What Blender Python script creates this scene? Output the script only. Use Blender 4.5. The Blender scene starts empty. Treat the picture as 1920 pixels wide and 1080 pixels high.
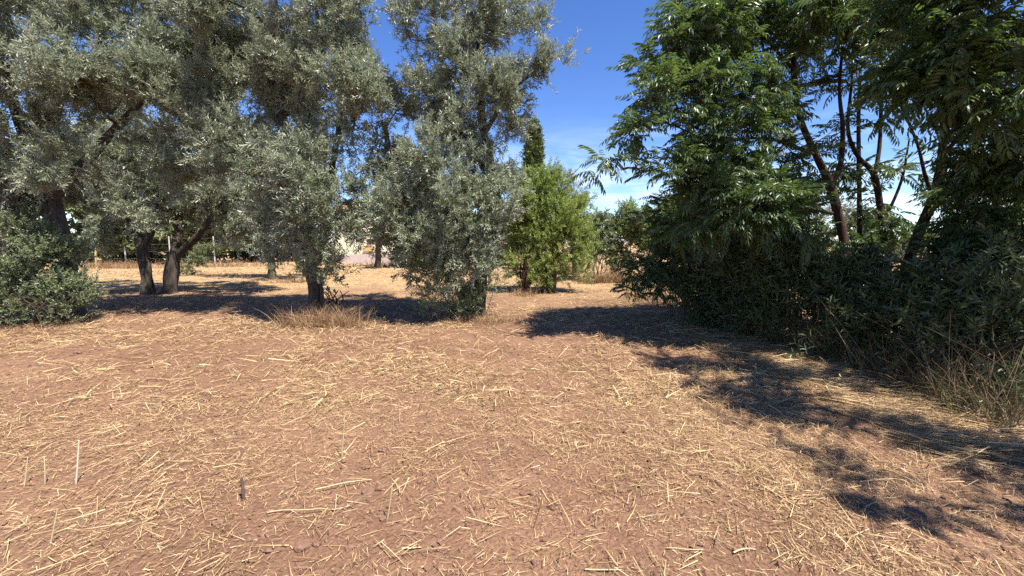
import bpy, math
import numpy as np
from mathutils import Vector

# ------------------------------------------------------------------ camera, sky, sun, exposure
SC = bpy.context.scene
COL = SC.collection
R = math.radians
CAM_H, PITCH, FOC = 1.6, R(6.0), 805.0            # focal length in pixels of a 1920 wide picture
cam_data = bpy.data.cameras.new('camera')
cam = bpy.data.objects.new('camera', cam_data); COL.objects.link(cam)
cam.location = (0, 0, CAM_H); cam.rotation_euler = (R(90) - PITCH, 0, 0)
cam_data.sensor_width = 36.0; cam_data.lens = 36.0 * FOC / 1920.0
cam_data.clip_start = 0.05; cam_data.clip_end = 9000
SC.camera = cam

SUN_EL = R(62.0)
SUN_AZ = R(136.0)                                  # clockwise from +Y, seen from above: right, a little behind
sun_dir = Vector((math.cos(SUN_EL) * math.sin(SUN_AZ), math.cos(SUN_EL) * math.cos(SUN_AZ), math.sin(SUN_EL)))
sd = bpy.data.lights.new('sun', 'SUN'); sd.energy = 5.0; sd.angle = R(0.53); sd.color = (1.0, 0.965, 0.90)
sun = bpy.data.objects.new('sun', sd); COL.objects.link(sun)
sun.rotation_euler = (-sun_dir).to_track_quat('-Z', 'Y').to_euler(); sun.location = (20, -8, 40)

world = bpy.data.worlds.new('World'); SC.world = world; world.use_nodes = True
nt = world.node_tree; nt.nodes.clear()
def N(nt, typ, **kw):
    n = nt.nodes.new(typ)
    for k, v in kw.items():
        if k.startswith('i_'):
            key = k[2:]
            n.inputs[int(key) if key.isdigit() else key.replace('_', ' ')].default_value = v
        else:
            setattr(n, k, v)
    return n
def L(nt, a, ao, b, bi): nt.links.new(a.outputs[ao], b.inputs[bi])
wo = N(nt, 'ShaderNodeOutputWorld'); wb = N(nt, 'ShaderNodeBackground', i_Strength=0.105)
sky = N(nt, 'ShaderNodeTexSky', sky_type='NISHITA', sun_disc=False, sun_elevation=SUN_EL, sun_rotation=SUN_AZ)
sky.altitude = 1800; sky.air_density = 1.0; sky.dust_density = 0.15; sky.ozone_density = 2.6
hsv = N(nt, 'ShaderNodeHueSaturation', i_Hue=0.513, i_Saturation=1.22, i_Value=1.0)
tc = N(nt, 'ShaderNodeTexCoord'); mp = N(nt, 'ShaderNodeMapping'); mp.inputs['Scale'].default_value = (2.6, 2.6, 11.0)
mp.inputs['Rotation'].default_value = (0.25, 0.12, 0.5)
cn = N(nt, 'ShaderNodeTexNoise', i_Scale=1.9, i_Detail=9.0, i_Roughness=0.62, i_Distortion=0.5)
cr = N(nt, 'ShaderNodeMapRange', i_1=0.47, i_2=0.72)
sx = N(nt, 'ShaderNodeSeparateXYZ'); em = N(nt, 'ShaderNodeMapRange', interpolation_type='SMOOTHSTEP')
em.inputs[1].default_value = 0.02; em.inputs[2].default_value = 0.30; em.inputs[3].default_value = 0.85; em.inputs[4].default_value = 0.0
mul = N(nt, 'ShaderNodeMath', operation='MULTIPLY')
mixc = N(nt, 'ShaderNodeMix', data_type='RGBA'); mixc.inputs[7].default_value = (6.0, 6.6, 7.6, 1)
L(nt, tc, 'Generated', mp, 0); L(nt, mp, 0, cn, 'Vector'); L(nt, cn, 0, cr, 0)
L(nt, tc, 'Generated', sx, 0); L(nt, sx, 2, em, 0); L(nt, cr, 0, mul, 0); L(nt, em, 0, mul, 1)
L(nt, sky, 0, hsv, 'Color'); L(nt, hsv, 0, mixc, 6); L(nt, mul, 0, mixc, 0)
L(nt, mixc, 2, wb, 0); L(nt, wb, 0, wo, 0)
SC.view_settings.view_transform = 'Standard'; SC.view_settings.look = 'None'
SC.view_settings.exposure = 1.18; SC.view_settings.gamma = 1.0; SC.view_settings.use_curve_mapping = False
SC.render.engine = 'CYCLES'
cy = SC.cycles
cy.max_bounces = 7; cy.diffuse_bounces = 4; cy.glossy_bounces = 2; cy.transmission_bounces = 4
cy.caustics_reflective = False; cy.caustics_refractive = False
cy.use_denoising = False

# ------------------------------------------------------------------ helpers
rng = np.random.default_rng(7)
def at(px, py, y):
    """point of the place seen at a photograph pixel, y metres ahead of the viewpoint"""
    dx = (px - 960) / FOC; dy = -(py - 540) / FOC
    fy = math.cos(PITCH) + dy * math.sin(PITCH); fz = -math.sin(PITCH) + dy * math.cos(PITCH)
    return np.array([dx * y / fy, y, CAM_H + fz * y / fy])
def hash2(ix, iy, s):
    v = np.sin(ix * 127.1 + iy * 311.7 + s * 74.7) * 43758.5453
    return v - np.floor(v)
def vnoise(x, y, s=0):
    ix = np.floor(x); iy = np.floor(y); fx = x - ix; fy = y - iy
    fx = fx * fx * (3 - 2 * fx); fy = fy * fy * (3 - 2 * fy)
    return ((hash2(ix, iy, s) * (1 - fx) + hash2(ix + 1, iy, s) * fx) * (1 - fy)
            + (hash2(ix, iy + 1, s) * (1 - fx) + hash2(ix + 1, iy + 1, s) * fx) * fy)
def ground_z(x, y):
    x = np.asarray(x, float); y = np.asarray(y, float)
    d = np.hypot(x, y); near = np.clip((40 - d) / 20, 0, 1)
    z = (vnoise(x * .35, y * .35, 1) - .5) * .10 + (vnoise(x * 1.3, y * 1.3, 2) - .5) * .05
    z += (vnoise(x * 4, y * 4, 3) - .5) * .025 + (vnoise(x * 11, y * 11, 4) - .5) * .016 + (vnoise(x * 23, y * 23, 5) - .5) * .010
    return z * near
def on_ground(x, y): return np.array([x, y, float(ground_z(x, y))])
def unit(v): return v / np.maximum(np.linalg.norm(v, axis=-1, keepdims=True), 1e-9)

class MB:
    """collects faces and builds them as one mesh"""
    def __init__(s): s.v = []; s.f = []; s.t = []; s.n = 0
    def add(s, verts, faces, tone=None):
        verts = np.asarray(verts, np.float32).reshape(-1, 3); faces = np.asarray(faces, np.int64)
        s.v.append(verts); s.f.append(faces + s.n); s.n += len(verts)
        s.t.append(np.full(len(faces), .5, np.float32) if tone is None else np.broadcast_to(np.asarray(tone, np.float32), (len(faces),)))
    def mesh(s, name, smooth=False):
        me = bpy.data.meshes.new(name)
        v = np.concatenate(s.v); loops = np.concatenate([f.ravel() for f in s.f])
        tot = np.concatenate([np.full(len(f), f.shape[1]) for f in s.f]); start = np.concatenate([[0], np.cumsum(tot)[:-1]])
        me.vertices.add(len(v)); me.vertices.foreach_set('co', v.ravel())
        me.loops.add(len(loops)); me.loops.foreach_set('vertex_index', loops.astype(np.int32))
        me.polygons.add(len(tot)); me.polygons.foreach_set('loop_start', start.astype(np.int32))
        me.polygons.foreach_set('loop_total', tot.astype(np.int32))
        me.update(calc_edges=True)
        a = me.attributes.new('tone', 'FLOAT', 'FACE'); a.data.foreach_set('value', np.concatenate(s.t).astype(np.float32))
        me.polygons.foreach_set('use_smooth', np.full(len(tot), smooth))
        me.validate(clean_customdata=False)
        return me
    def obj(s, name, mat, parent=None, smooth=False, **kw): return link(name, s.mesh(name, smooth), mat, parent, **kw)
def link(name, me, mat, parent=None, kind=None, label=None):
    if mat is not None and not me.materials: me.materials.append(mat)
    o = bpy.data.objects.new(name, me); COL.objects.link(o); o.parent = parent
    if kind: o['kind'] = kind
    if label: o['label'] = label
    return o
def tag(o, label, cat, group=None):
    o['label'] = label; o['category'] = cat
    if group: o['group'] = group
    return o
def thing(name, label, cat, loc=(0, 0, 0), group=None):
    o = bpy.data.objects.new(name, None); COL.objects.link(o); o.location = tuple(loc); o.empty_display_size = .2
    return tag(o, label, cat, group)

def smooth_path(pts, rad, step):
    pts = np.asarray(pts, float); rad = np.asarray(rad, float)
    P = np.vstack([2 * pts[0] - pts[1], pts, 2 * pts[-1] - pts[-2]]); out = []; ro = []
    for i in range(len(pts) - 1):
        n = max(2, int(np.linalg.norm(pts[i + 1] - pts[i]) / step)); t = np.linspace(0, 1, n, endpoint=False)[:, None]
        p0, p1, p2, p3 = P[i:i + 4]
        out.append(.5 * (2 * p1 + (p2 - p0) * t + (2 * p0 - 5 * p1 + 4 * p2 - p3) * t ** 2 + (3 * p1 - p0 - 3 * p2 + p3) * t ** 3))
        ro.append(rad[i] + (rad[i + 1] - rad[i]) * t[:, 0])
    out.append(pts[-1:]); ro.append(rad[-1:])
    return np.vstack(out), np.concatenate(ro)
def tube(mb, pts, rad, sides=6, gnarl=0.0, seed=0, tone=.5):
    pts = np.asarray(pts, float); rad = np.asarray(rad, float); n = len(pts)
    tan = unit(np.gradient(pts, axis=0))
    ref = np.tile(np.array([[.31, .95, .05]]), (n, 1)); bad = np.abs((ref * tan).sum(1)) > .92; ref[bad] = (.95, -.2, .3)
    u = unit(np.cross(tan, ref)); w = np.cross(tan, u)
    a = np.linspace(0, 2 * math.pi, sides, endpoint=False)
    rr = np.repeat(rad[:, None], sides, 1)
    if gnarl:
        s = np.linspace(0, 1, n)[:, None] * n * .22
        rr = rr * (1 + gnarl * (np.sin(a * 3 + s * 1.3 + seed) * .5 + np.sin(a * 5 - s * 2.1 + seed * 2) * .35
                               + (vnoise(np.cos(a)[None] * 2 + s + seed, np.sin(a)[None] * 2 + s * .5, 9) - .5) * 1.6))
    v = pts[:, None] + rr[..., None] * (np.cos(a)[None, :, None] * u[:, None] + np.sin(a)[None, :, None] * w[:, None])
    i = np.arange(n - 1)[:, None] * sides; j = np.arange(sides); k = (j + 1) % sides
    f = np.stack([i + j, i + k, i + sides + k, i + sides + j], -1).reshape(-1, 4)
    mb.add(v, f, tone)
    m0 = len(v.reshape(-1, 3))
    mb.add(np.vstack([v[-1], pts[-1:] + tan[-1:] * rad[-1] * .5]), np.stack([j, k, np.full(sides, sides)], -1), tone)

def leaves(mb, P, D, Nn, Ln, W, tone, curl=0.12, fold=0.25):
    """folded lance-shaped leaf: five corners, four triangles along the midrib"""
    n = len(P); D = unit(D); S = unit(np.cross(Nn, D)); U = np.cross(D, S)
    Ln = np.broadcast_to(np.asarray(Ln, float), (n,))[:, None]; W = np.broadcast_to(np.asarray(W, float), (n,))[:, None]
    mid = P + D * Ln * .5; tip = P + D * Ln - U * Ln * curl
    l = mid - U * Ln * curl * .15 + S * W * .5 + U * W * fold; r = mid - U * Ln * curl * .15 - S * W * .5 + U * W * fold
    b = np.arange(n)[:, None] * 4
    v = np.stack([P, r, tip, l], 1)
    f = (b + np.array([[0, 1, 2, 0, 2, 3]])).reshape(-1, 3)
    mb.add(v, f, np.repeat(np.broadcast_to(tone, (n,)), 2))
def rand_dir(n, r=None):
    return unit((r or rng).normal(size=(n, 3)))
def perp(T, n):
    a = np.cross(T, np.array([0.13, 0.21, 1.0])); bad = np.linalg.norm(a, axis=1) < .15; a[bad] = np.cross(T[bad], np.array([1., 0, 0]))
    a = unit(a); b = np.cross(T, a); return a, b

# ------------------------------------------------------------------ materials
def mat_new(name):
    m = bpy.data.materials.new(name); m.use_nodes = True; t = m.node_tree; t.nodes.clear()
    return m, t, N(t, 'ShaderNodeOutputMaterial')
def c4(c): return (c[0], c[1], c[2], 1)
def leaf_mat(name, dark, light, back, rough=.42, spec=.5, trans=.28, tcol=None, odd=None):
    m, t, o = mat_new(name)
    a = N(t, 'ShaderNodeAttribute', attribute_name='tone'); r = N(t, 'ShaderNodeValToRGB')
    e = r.color_ramp.elements; e[0].color = c4(dark); e[1].color = c4(light); e[0].position = .05; e[1].position = .9
    if odd is not None:
        x = e.new(.955); x.color = c4(light); x = e.new(.965); x.color = c4(odd)
    L(t, a, 'Fac', r, 0); src = r
    so = 0
    if back is not None:
        g = N(t, 'ShaderNodeNewGeometry'); mx = N(t, 'ShaderNodeMix', data_type='RGBA'); mx.inputs[7].default_value = c4(back)
        mm = N(t, 'ShaderNodeMath', operation='MULTIPLY', i_1=.8); L(t, g, 'Backfacing', mm, 0)
        L(t, mm, 0, mx, 0); L(t, r, 0, mx, 6); src, so = mx, 2
    p = N(t, 'ShaderNodeBsdfPrincipled'); p.inputs['Roughness'].default_value = rough; p.inputs['Specular IOR Level'].default_value = spec
    L(t, src, so, p, 'Base Color')
    tr = N(t, 'ShaderNodeBsdfTranslucent'); ms = N(t, 'ShaderNodeMixShader'); ms.inputs[0].default_value = trans
    if tcol is None: L(t, src, so, tr, 0)
    else: tr.inputs[0].default_value = c4(tcol)
    L(t, p, 0, ms, 1); L(t, tr, 0, ms, 2); L(t, ms, 0, o, 0)
    return m
def bark_mat(name, dark, light, scale=18):
    m, t, o = mat_new(name)
    tc = N(t, 'ShaderNodeTexCoord'); mp = N(t, 'ShaderNodeMapping'); mp.inputs['Scale'].default_value = (1, 1, .28)
    n1 = N(t, 'ShaderNodeTexNoise', i_Scale=scale, i_Detail=8.0, i_Roughness=.7, i_Distortion=.8)
    n2 = N(t, 'ShaderNodeTexVoronoi', i_Scale=scale * 1.6, feature='DISTANCE_TO_EDGE')
    r = N(t, 'ShaderNodeValToRGB'); r.color_ramp.elements[0].color = c4(dark); r.color_ramp.elements[1].color = c4(light)
    r.color_ramp.elements[0].position = .32; r.color_ramp.elements[1].position = .68
    p = N(t, 'ShaderNodeBsdfPrincipled'); p.inputs['Roughness'].default_value = .9; p.inputs['Specular IOR Level'].default_value = .2
    ad = N(t, 'ShaderNodeMath', operation='MULTIPLY_ADD', i_1=.5); b = N(t, 'ShaderNodeBump', i_Strength=.8, i_Distance=.02)
    L(t, tc, 'Object', mp, 0); L(t, mp, 0, n1, 'Vector'); L(t, mp, 0, n2, 'Vector'); L(t, n1, 0, r, 0); L(t, r, 0, p, 'Base Color')
    L(t, n2, 0, ad, 0); L(t, n1, 0, ad, 2); L(t, ad, 0, b, 'Height'); L(t, b, 0, p, 'Normal'); L(t, p, 0, o, 0)
    return m
def noise_mat(name, a, b, scale=6, rough=.9, bump=.3, dist=.01):
    m, t, o = mat_new(name)
    tc = N(t, 'ShaderNodeTexCoord'); n1 = N(t, 'ShaderNodeTexNoise', i_Scale=scale, i_Detail=8.0, i_Roughness=.65)
    r = N(t, 'ShaderNodeValToRGB'); r.color_ramp.elements[0].color = c4(a); r.color_ramp.elements[1].color = c4(b)
    r.color_ramp.elements[0].position = .3; r.color_ramp.elements[1].position = .7
    p = N(t, 'ShaderNodeBsdfPrincipled'); p.inputs['Roughness'].default_value = rough; p.inputs['Specular IOR Level'].default_value = .25
    bp = N(t, 'ShaderNodeBump', i_Strength=bump, i_Distance=dist)
    L(t, tc, 'Object', n1, 'Vector'); L(t, n1, 0, r, 0); L(t, r, 0, p, 'Base Color'); L(t, n1, 0, bp, 'Height'); L(t, bp, 0, p, 'Normal'); L(t, p, 0, o, 0)
    return m
M = {}
M['olive'] = leaf_mat('olive_leaf', (.084, .104, .055), (.315, .350, .205), (.43, .45, .32), rough=.42, spec=.65, trans=.27, odd=(.42, .27, .06))
M['sucker'] = leaf_mat('sucker_leaf', (.085, .115, .045), (.22, .27, .11), (.28, .31, .19), rough=.45, trans=.2)
M['ash'] = leaf_mat('ash_leaf', (.035, .062, .020), (.105, .150, .050), (.12, .17, .07), rough=.40, spec=.55, trans=.32, tcol=(.17, .26, .04))
M['almond'] = leaf_mat('almond_leaf', (.13, .165, .045), (.33, .365, .115), (.29, .33, .14), rough=.5, spec=.35, trans=.35, tcol=(.30, .40, .06), odd=(.45, .32, .06))
M['shrub'] = leaf_mat('shrub_leaf', (.038, .052, .017), (.110, .132, .042), (.12, .14, .065), rough=.4, spec=.45, trans=.2)
M['lentisk'] = leaf_mat('lentisk_leaf', (.075, .095, .038), (.21, .24, .105), (.22, .25, .15), rough=.42, spec=.45, trans=.2)
M['hedge'] = leaf_mat('hedge_leaf', (.080, .105, .038), (.21, .24, .10), (.21, .24, .12), rough=.5, trans=.22)
M['cypress'] = leaf_mat('cypress_leaf', (.085, .115, .034), (.20, .235, .075), None, rough=.6, spec=.3, trans=.1)
M['straw'] = leaf_mat('dry_straw', (.17, .094, .044), (.67, .47, .24), None, rough=.5, spec=.35, trans=.12)
M['drygrass'] = leaf_mat('dry_grass', (.15, .085, .045), (.46, .29, .15), None, rough=.6, spec=.25, trans=.2)
M['deadstem'] = leaf_mat('dead_stem', (.085, .050, .028), (.34, .225, .115), None, rough=.7, spec=.2, trans=.05)
M['olive_bark'] = bark_mat('olive_bark', (.028, .022, .017), (.135, .105, .080), 14)
M['ash_bark'] = bark_mat('ash_bark', (.024, .015, .012), (.105, .062, .045), 20)
M['twig_bark'] = bark_mat('twig_bark', (.035, .026, .018), (.12, .085, .055), 30)
M['pale_straw'] = noise_mat('pale_straw', (.34, .25, .13), (.60, .47, .27), 70, .5, .1)
M['white_straw'] = noise_mat('white_straw', (.44, .37, .25), (.68, .60, .45), 90, .5, .1)
M['dark_stub'] = noise_mat('dark_stub', (.06, .04, .03), (.15, .10, .07), 40, .9, .4)
M['clod'] = noise_mat('soil_clod', (.115, .060, .038), (.245, .138, .090), 45, .95, .5)
M['plaster'] = noise_mat('cream_plaster', (.62, .53, .37), (.72, .63, .46), 3, .9, .1)
M['white_plaster'] = noise_mat('white_plaster', (.70, .66, .58), (.80, .77, .70), 3, .9, .1)
M['roof'] = noise_mat('roof_tile', (.30, .13, .07), (.42, .20, .11), 8, .9, .3)
M['wood'] = noise_mat('brown_wood', (.18, .08, .035), (.30, .14, .06), 10, .6, .2)
M['orange_wood'] = noise_mat('orange_wood', (.42, .20, .07), (.52, .27, .10), 10, .7, .2)
M['pinkwall'] = noise_mat('pinkish_render', (.42, .33, .29), (.56, .46, .42), 4, .95, .3)
M['metal'] = noise_mat('grey_metal', (.34, .34, .33), (.52, .52, .50), 20, .5, .1)
M['stake'] = noise_mat('pale_stake', (.42, .30, .13), (.56, .42, .20), 20, .8, .2)
M['pink'] = leaf_mat('pink_petal', (.50, .10, .14), (.70, .22, .26), None, rough=.6, trans=.3)
M['rock_hill'] = noise_mat('hill_scrub', (.26, .22, .17), (.40, .35, .29), .02, 1.0, .1)
def glass():
    m, t, o = mat_new('window_glass'); p = N(t, 'ShaderNodeBsdfPrincipled')
    p.inputs['Base Color'].default_value = (.03, .03, .035, 1); p.inputs['Roughness'].default_value = .08; L(t, p, 0, o, 0); return m
M['glass'] = glass()
def soil_mat():
    m, t, o = mat_new('red_soil_with_chaff')
    tc = N(t, 'ShaderNodeTexCoord')
    nb = N(t, 'ShaderNodeTexNoise', i_Scale=.7, i_Detail=6.0, i_Roughness=.6)
    nf = N(t, 'ShaderNodeTexNoise', i_Scale=34.0, i_Detail=7.0, i_Roughness=.7)
    r = N(t, 'ShaderNodeValToRGB'); e = r.color_ramp.elements
    e[0].color = (.126, .064, .037, 1); e[1].color = (.285, .159, .096, 1); e[0].position = .36; e[1].position = .68
    mixn = N(t, 'ShaderNodeMath', operation='MULTIPLY_ADD', i_1=.55); sc = N(t, 'ShaderNodeMath', operation='MULTIPLY', i_1=.5)
    # chaff: short fibres, denser where the mown straw lies thick and away from the bare strip
    mp = N(t, 'ShaderNodeMapping'); mp.inputs['Scale'].default_value = (1, .22, 1); mp.inputs['Rotation'].default_value = (0, 0, .6)
    f1 = N(t, 'ShaderNodeTexNoise', i_Scale=95.0, i_Detail=4.0, i_Roughness=.6, i_Distortion=1.2)
    mp2 = N(t, 'ShaderNodeMapping'); mp2.inputs['Scale'].default_value = (.22, 1, 1); mp2.inputs['Rotation'].default_value = (0, 0, .5)
    f2 = N(t, 'ShaderNodeTexNoise', i_Scale=90.0, i_Detail=4.0, i_Roughness=.6, i_Distortion=1.2)
    mxf = N(t, 'ShaderNodeMath', operation='MAXIMUM')
    pa = N(t, 'ShaderNodeTexNoise', i_Scale=.9, i_Detail=4.0, i_Roughness=.6)
    sx = N(t, 'ShaderNodeSeparateXYZ'); far = N(t, 'ShaderNodeMapRange', i_1=8.0, i_2=17.0, i_3=0.0, i_4=.20)
    th = N(t, 'ShaderNodeMath', operation='MULTIPLY_ADD', i_1=.30); th2 = N(t, 'ShaderNodeMath', operation='ADD')
    su = N(t, 'ShaderNodeMath', operation='ADD'); ms = N(t, 'ShaderNodeMapRange', i_1=.79, i_2=.91)
    mix = N(t, 'ShaderNodeMix', data_type='RGBA'); mix.inputs[7].default_value = (.42, .28, .135, 1)
    p = N(t, 'ShaderNodeBsdfPrincipled'); p.inputs['Roughness'].default_value = .95; p.inputs['Specular IOR Level'].default_value = .15
    vo = N(t, 'ShaderNodeTexVoronoi', i_Scale=40.0); vm = N(t, 'ShaderNodeMath', operation='MULTIPLY_ADD', i_1=-.6)
    b = N(t, 'ShaderNodeBump', i_Strength=.9, i_Distance=.022)
    for n in (nb, nf, pa, vo): L(t, tc, 'Object', n, 'Vector')
    L(t, tc, 'Object', mp, 0); L(t, tc, 'Object', mp2, 0); L(t, mp, 0, f1, 'Vector'); L(t, mp2, 0, f2, 'Vector')
    L(t, nb, 0, sc, 0); L(t, nf, 0, mixn, 0); L(t, sc, 0, mixn, 2); L(t, mixn, 0, r, 0)
    L(t, f1, 0, mxf, 0); L(t, f2, 0, mxf, 1); L(t, tc, 'Object', sx, 0); L(t, sx, 1, far, 0)
    L(t, pa, 0, th, 0); L(t, far, 0, th, 2); L(t, mxf, 0, su, 0); L(t, th, 0, su, 1); L(t, su, 0, ms, 0)
    L(t, ms, 0, mix, 0); L(t, r, 0, mix, 6); L(t, mix, 2, p, 'Base Color')
    L(t, vo, 0, vm, 0); L(t, nf, 0, vm, 2); L(t, vm, 0, b, 'Height'); L(t, b, 0, p, 'Normal'); L(t, p, 0, o, 0)
    return m
M['soil'] = soil_mat()

# ------------------------------------------------------------------ ground and far hill
def graded(lo, hi, step, out, grow=1.28):
    c = list(np.arange(lo, hi + 1e-6, step)); s = step; a = c[0]; left = []
    while a > -out: s *= grow; a -= s; left.append(a)
    s = step; b = c[-1]; right = []
    while b < out: s *= grow; b += s; right.append(b)
    return np.array(left[::-1] + c + right)
xs = graded(-4.2, 4.2, .05, 900, 1.14); ys = graded(1.3, 5.5, .045, 1500, 1.065)
X, Y = np.meshgrid(xs, ys); nx, ny = len(xs), len(ys)
gm = MB(); i = np.arange(ny - 1)[:, None] * nx + np.arange(nx - 1)
gm.add(np.stack([X, Y, ground_z(X, Y)], -1), np.stack([i, i + 1, i + nx + 1, i + nx], -1).reshape(-1, 4))
gm.obj('ground', M['soil'], smooth=True, kind='structure')
hx = np.linspace(-900, 1700, 130); hm = MB(); rows = []
for k, t in enumerate(np.linspace(0, 1, 8)):
    rows.append(np.stack([hx, 1150 + t * 500 + 0 * hx, -3 + math.sin(t * math.pi / 2) * (16 + 20 * vnoise(hx * .004, hx * 0, 31) + 10 * vnoise(hx * .016, hx * 0 + t, 32))], -1))
i = np.arange(7)[:, None] * 130 + np.arange(129)
hm.add(np.vstack(rows), np.stack([i, i + 1, i + 131, i + 130], -1).reshape(-1, 4))
hm.obj('hill', M['rock_hill'], smooth=True, kind='structure')

# ------------------------------------------------------------------ tree building
def sites_in(blobs, per, shell=.5, r=rng, lobe=7):
    """places for leaf clumps, mostly in the outer part of each lobe; returns places and outward directions"""
    P, O = [], []
    for (c, rad, k) in blobs:
        n = max(2, int(per * k * (rad[0] * rad[1] + rad[0] * rad[2] + rad[1] * rad[2]) / 3))
        m = max(3, int(n / lobe)); d = rand_dir(m, r); s = shell + (.84 - shell) * r.random((m, 1)) ** .7
        lc = c + d * s * rad; lr = (.42 + .28 * r.random((m, 1))) * min(rad) ** .8; w = r.integers(0, m, n); e = unit(rand_dir(n, r) + unit(d / rad)[w] * .55 + [0, 0, .25])
        P.append(lc[w] + e * lr[w] * (.15 + .85 * r.random((n, 1)) ** .6)); O.append(unit(e + unit(d / rad)[w] * .3))
    return np.vstack(P), np.vstack(O)
def grow_branches(mb, roots, rr, sites, tip=.005, seg=.22, power=.5, sides=5, sag=.05, rmax=.06, r=rng):
    n0 = len(roots); pos = np.zeros((n0 + len(sites) * 12, 3)); pos[:n0] = roots; par = np.full(len(pos), -1); n = n0
    cnt = np.zeros(len(pos)); d0 = np.min(np.linalg.norm(sites[:, None] - roots[None], axis=2), 1); paths = []
    for s in np.argsort(d0):
        p = sites[s]; v = pos[:n] - p; d = np.linalg.norm(v, axis=1) + np.where(v[:, 2] > 0, v[:, 2] * .5, 0)
        j = int(np.argmin(d)); a = pos[j]; dist = np.linalg.norm(p - a); k = min(11, max(2, int(dist / seg)))
        t = np.linspace(0, 1, k + 1)[1:, None]; off = r.normal(size=3) * dist * .10; off[2] += dist * sag
        q = a + (p - a) * t + off * (4 * t * (1 - t)); idx = np.arange(n, n + k); pos[idx] = q
        par[idx] = np.concatenate([[j], idx[:-1]]); n += k; cnt[n - 1] += 1; paths.append(np.concatenate([[j], idx]))
    for q in range(n - 1, n0 - 1, -1): cnt[par[q]] += cnt[q]
    rad = np.minimum(tip * np.maximum(cnt, 1) ** power, rmax)
    for ix in paths:
        rd = rad[ix].copy(); rd[0] = min(rd[1] * 1.15, rd[0]) if ix[0] >= n0 else rd[1] * 1.2
        tube(mb, pos[ix], rd, sides)
def limbs_of(paths, sides, gnarl, t, mat, zmin, stems=False):
    roots = []; sm = MB()
    for k, (pts, rad) in enumerate(paths):
        p, q = smooth_path(pts, rad, .10); mb = sm if stems else MB(); tube(mb, p, q, sides, gnarl, k * 1.7 + p[0, 0])
        if not stems: mb.obj('trunk' if k == 0 or pts[0][2] < 0 else 'limb', mat, t, smooth=True)
        s = p[::2][p[::2][:, 2] > zmin]; roots.append(s)
    if stems: sm.obj('stems', mat, t, smooth=True, kind='stuff')
    return np.vstack(roots)
def flare(paths):
    return paths
def shoots_leaves(mb, P, O, per, length, nl, ll, lw, up=.3, spread=.8, jit=.35, tone=(.15, .85), tw=.0, r=rng, odd=.004, ang=.75):
    """leafy shoots round each clump place: pairs of leaves set crosswise along each shoot"""
    n = len(P) * per
    C = np.repeat(P, per, 0); Out = np.repeat(O, per, 0); ct = np.repeat(r.random(len(P)), per)
    T = unit(Out * .75 + np.array([0, 0, up]) + r.normal(size=(n, 3)) * spread * .75)
    B = C + r.normal(size=(n, 3)) * length * .35
    ln = length * (.6 + .7 * r.random(n)); a, b = perp(T, n); ph = r.random(n) * 6.28
    k = np.arange(nl); frac = .08 + .92 * (k // 2 * 2 + .5) / nl
    th = ph[:, None] + (k // 2) * 1.6 + (k % 2) * math.pi + r.normal(size=(n, nl)) * .3
    rad = np.cos(th)[..., None] * a[:, None] + np.sin(th)[..., None] * b[:, None]
    bend = np.array([0, 0, -1.]) * (tw * frac ** 2)[None, :, None] * ln[:, None, None]
    pos = B[:, None] + T[:, None] * (ln[:, None] * frac)[..., None] + bend
    D = T[:, None] * ang + rad * .7 + r.normal(size=(n, nl, 3)) * jit * .5
    Nn = T[:, None] * .7 - rad * ang + r.normal(size=(n, nl, 3)) * jit
    sz = (ll * (.65 + .6 * r.random((n, nl))) * (1 - .35 * np.abs(frac - .5)[None])).ravel()
    tn = tone[0] + (tone[1] - tone[0]) * np.clip(.5 * ct[:, None] + .5 * r.random((n, nl)) + .12 * (frac - .5), 0, .94)
    tn = np.where(r.random((n, nl)) < odd, 1.0, np.minimum(tn, .94))
    leaves(mb, pos.reshape(-1, 3), D.reshape(-1, 3), Nn.reshape(-1, 3), sz, sz * lw, tn.ravel())
    st = .0022; tipp = B + T * ln[:, None] + np.array([0, 0, -1.]) * (tw * ln)[:, None]
    mb.add(np.stack([B - a * st, B + a * st, tipp], 1), np.arange(n * 3).reshape(-1, 3), tone[0])

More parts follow.
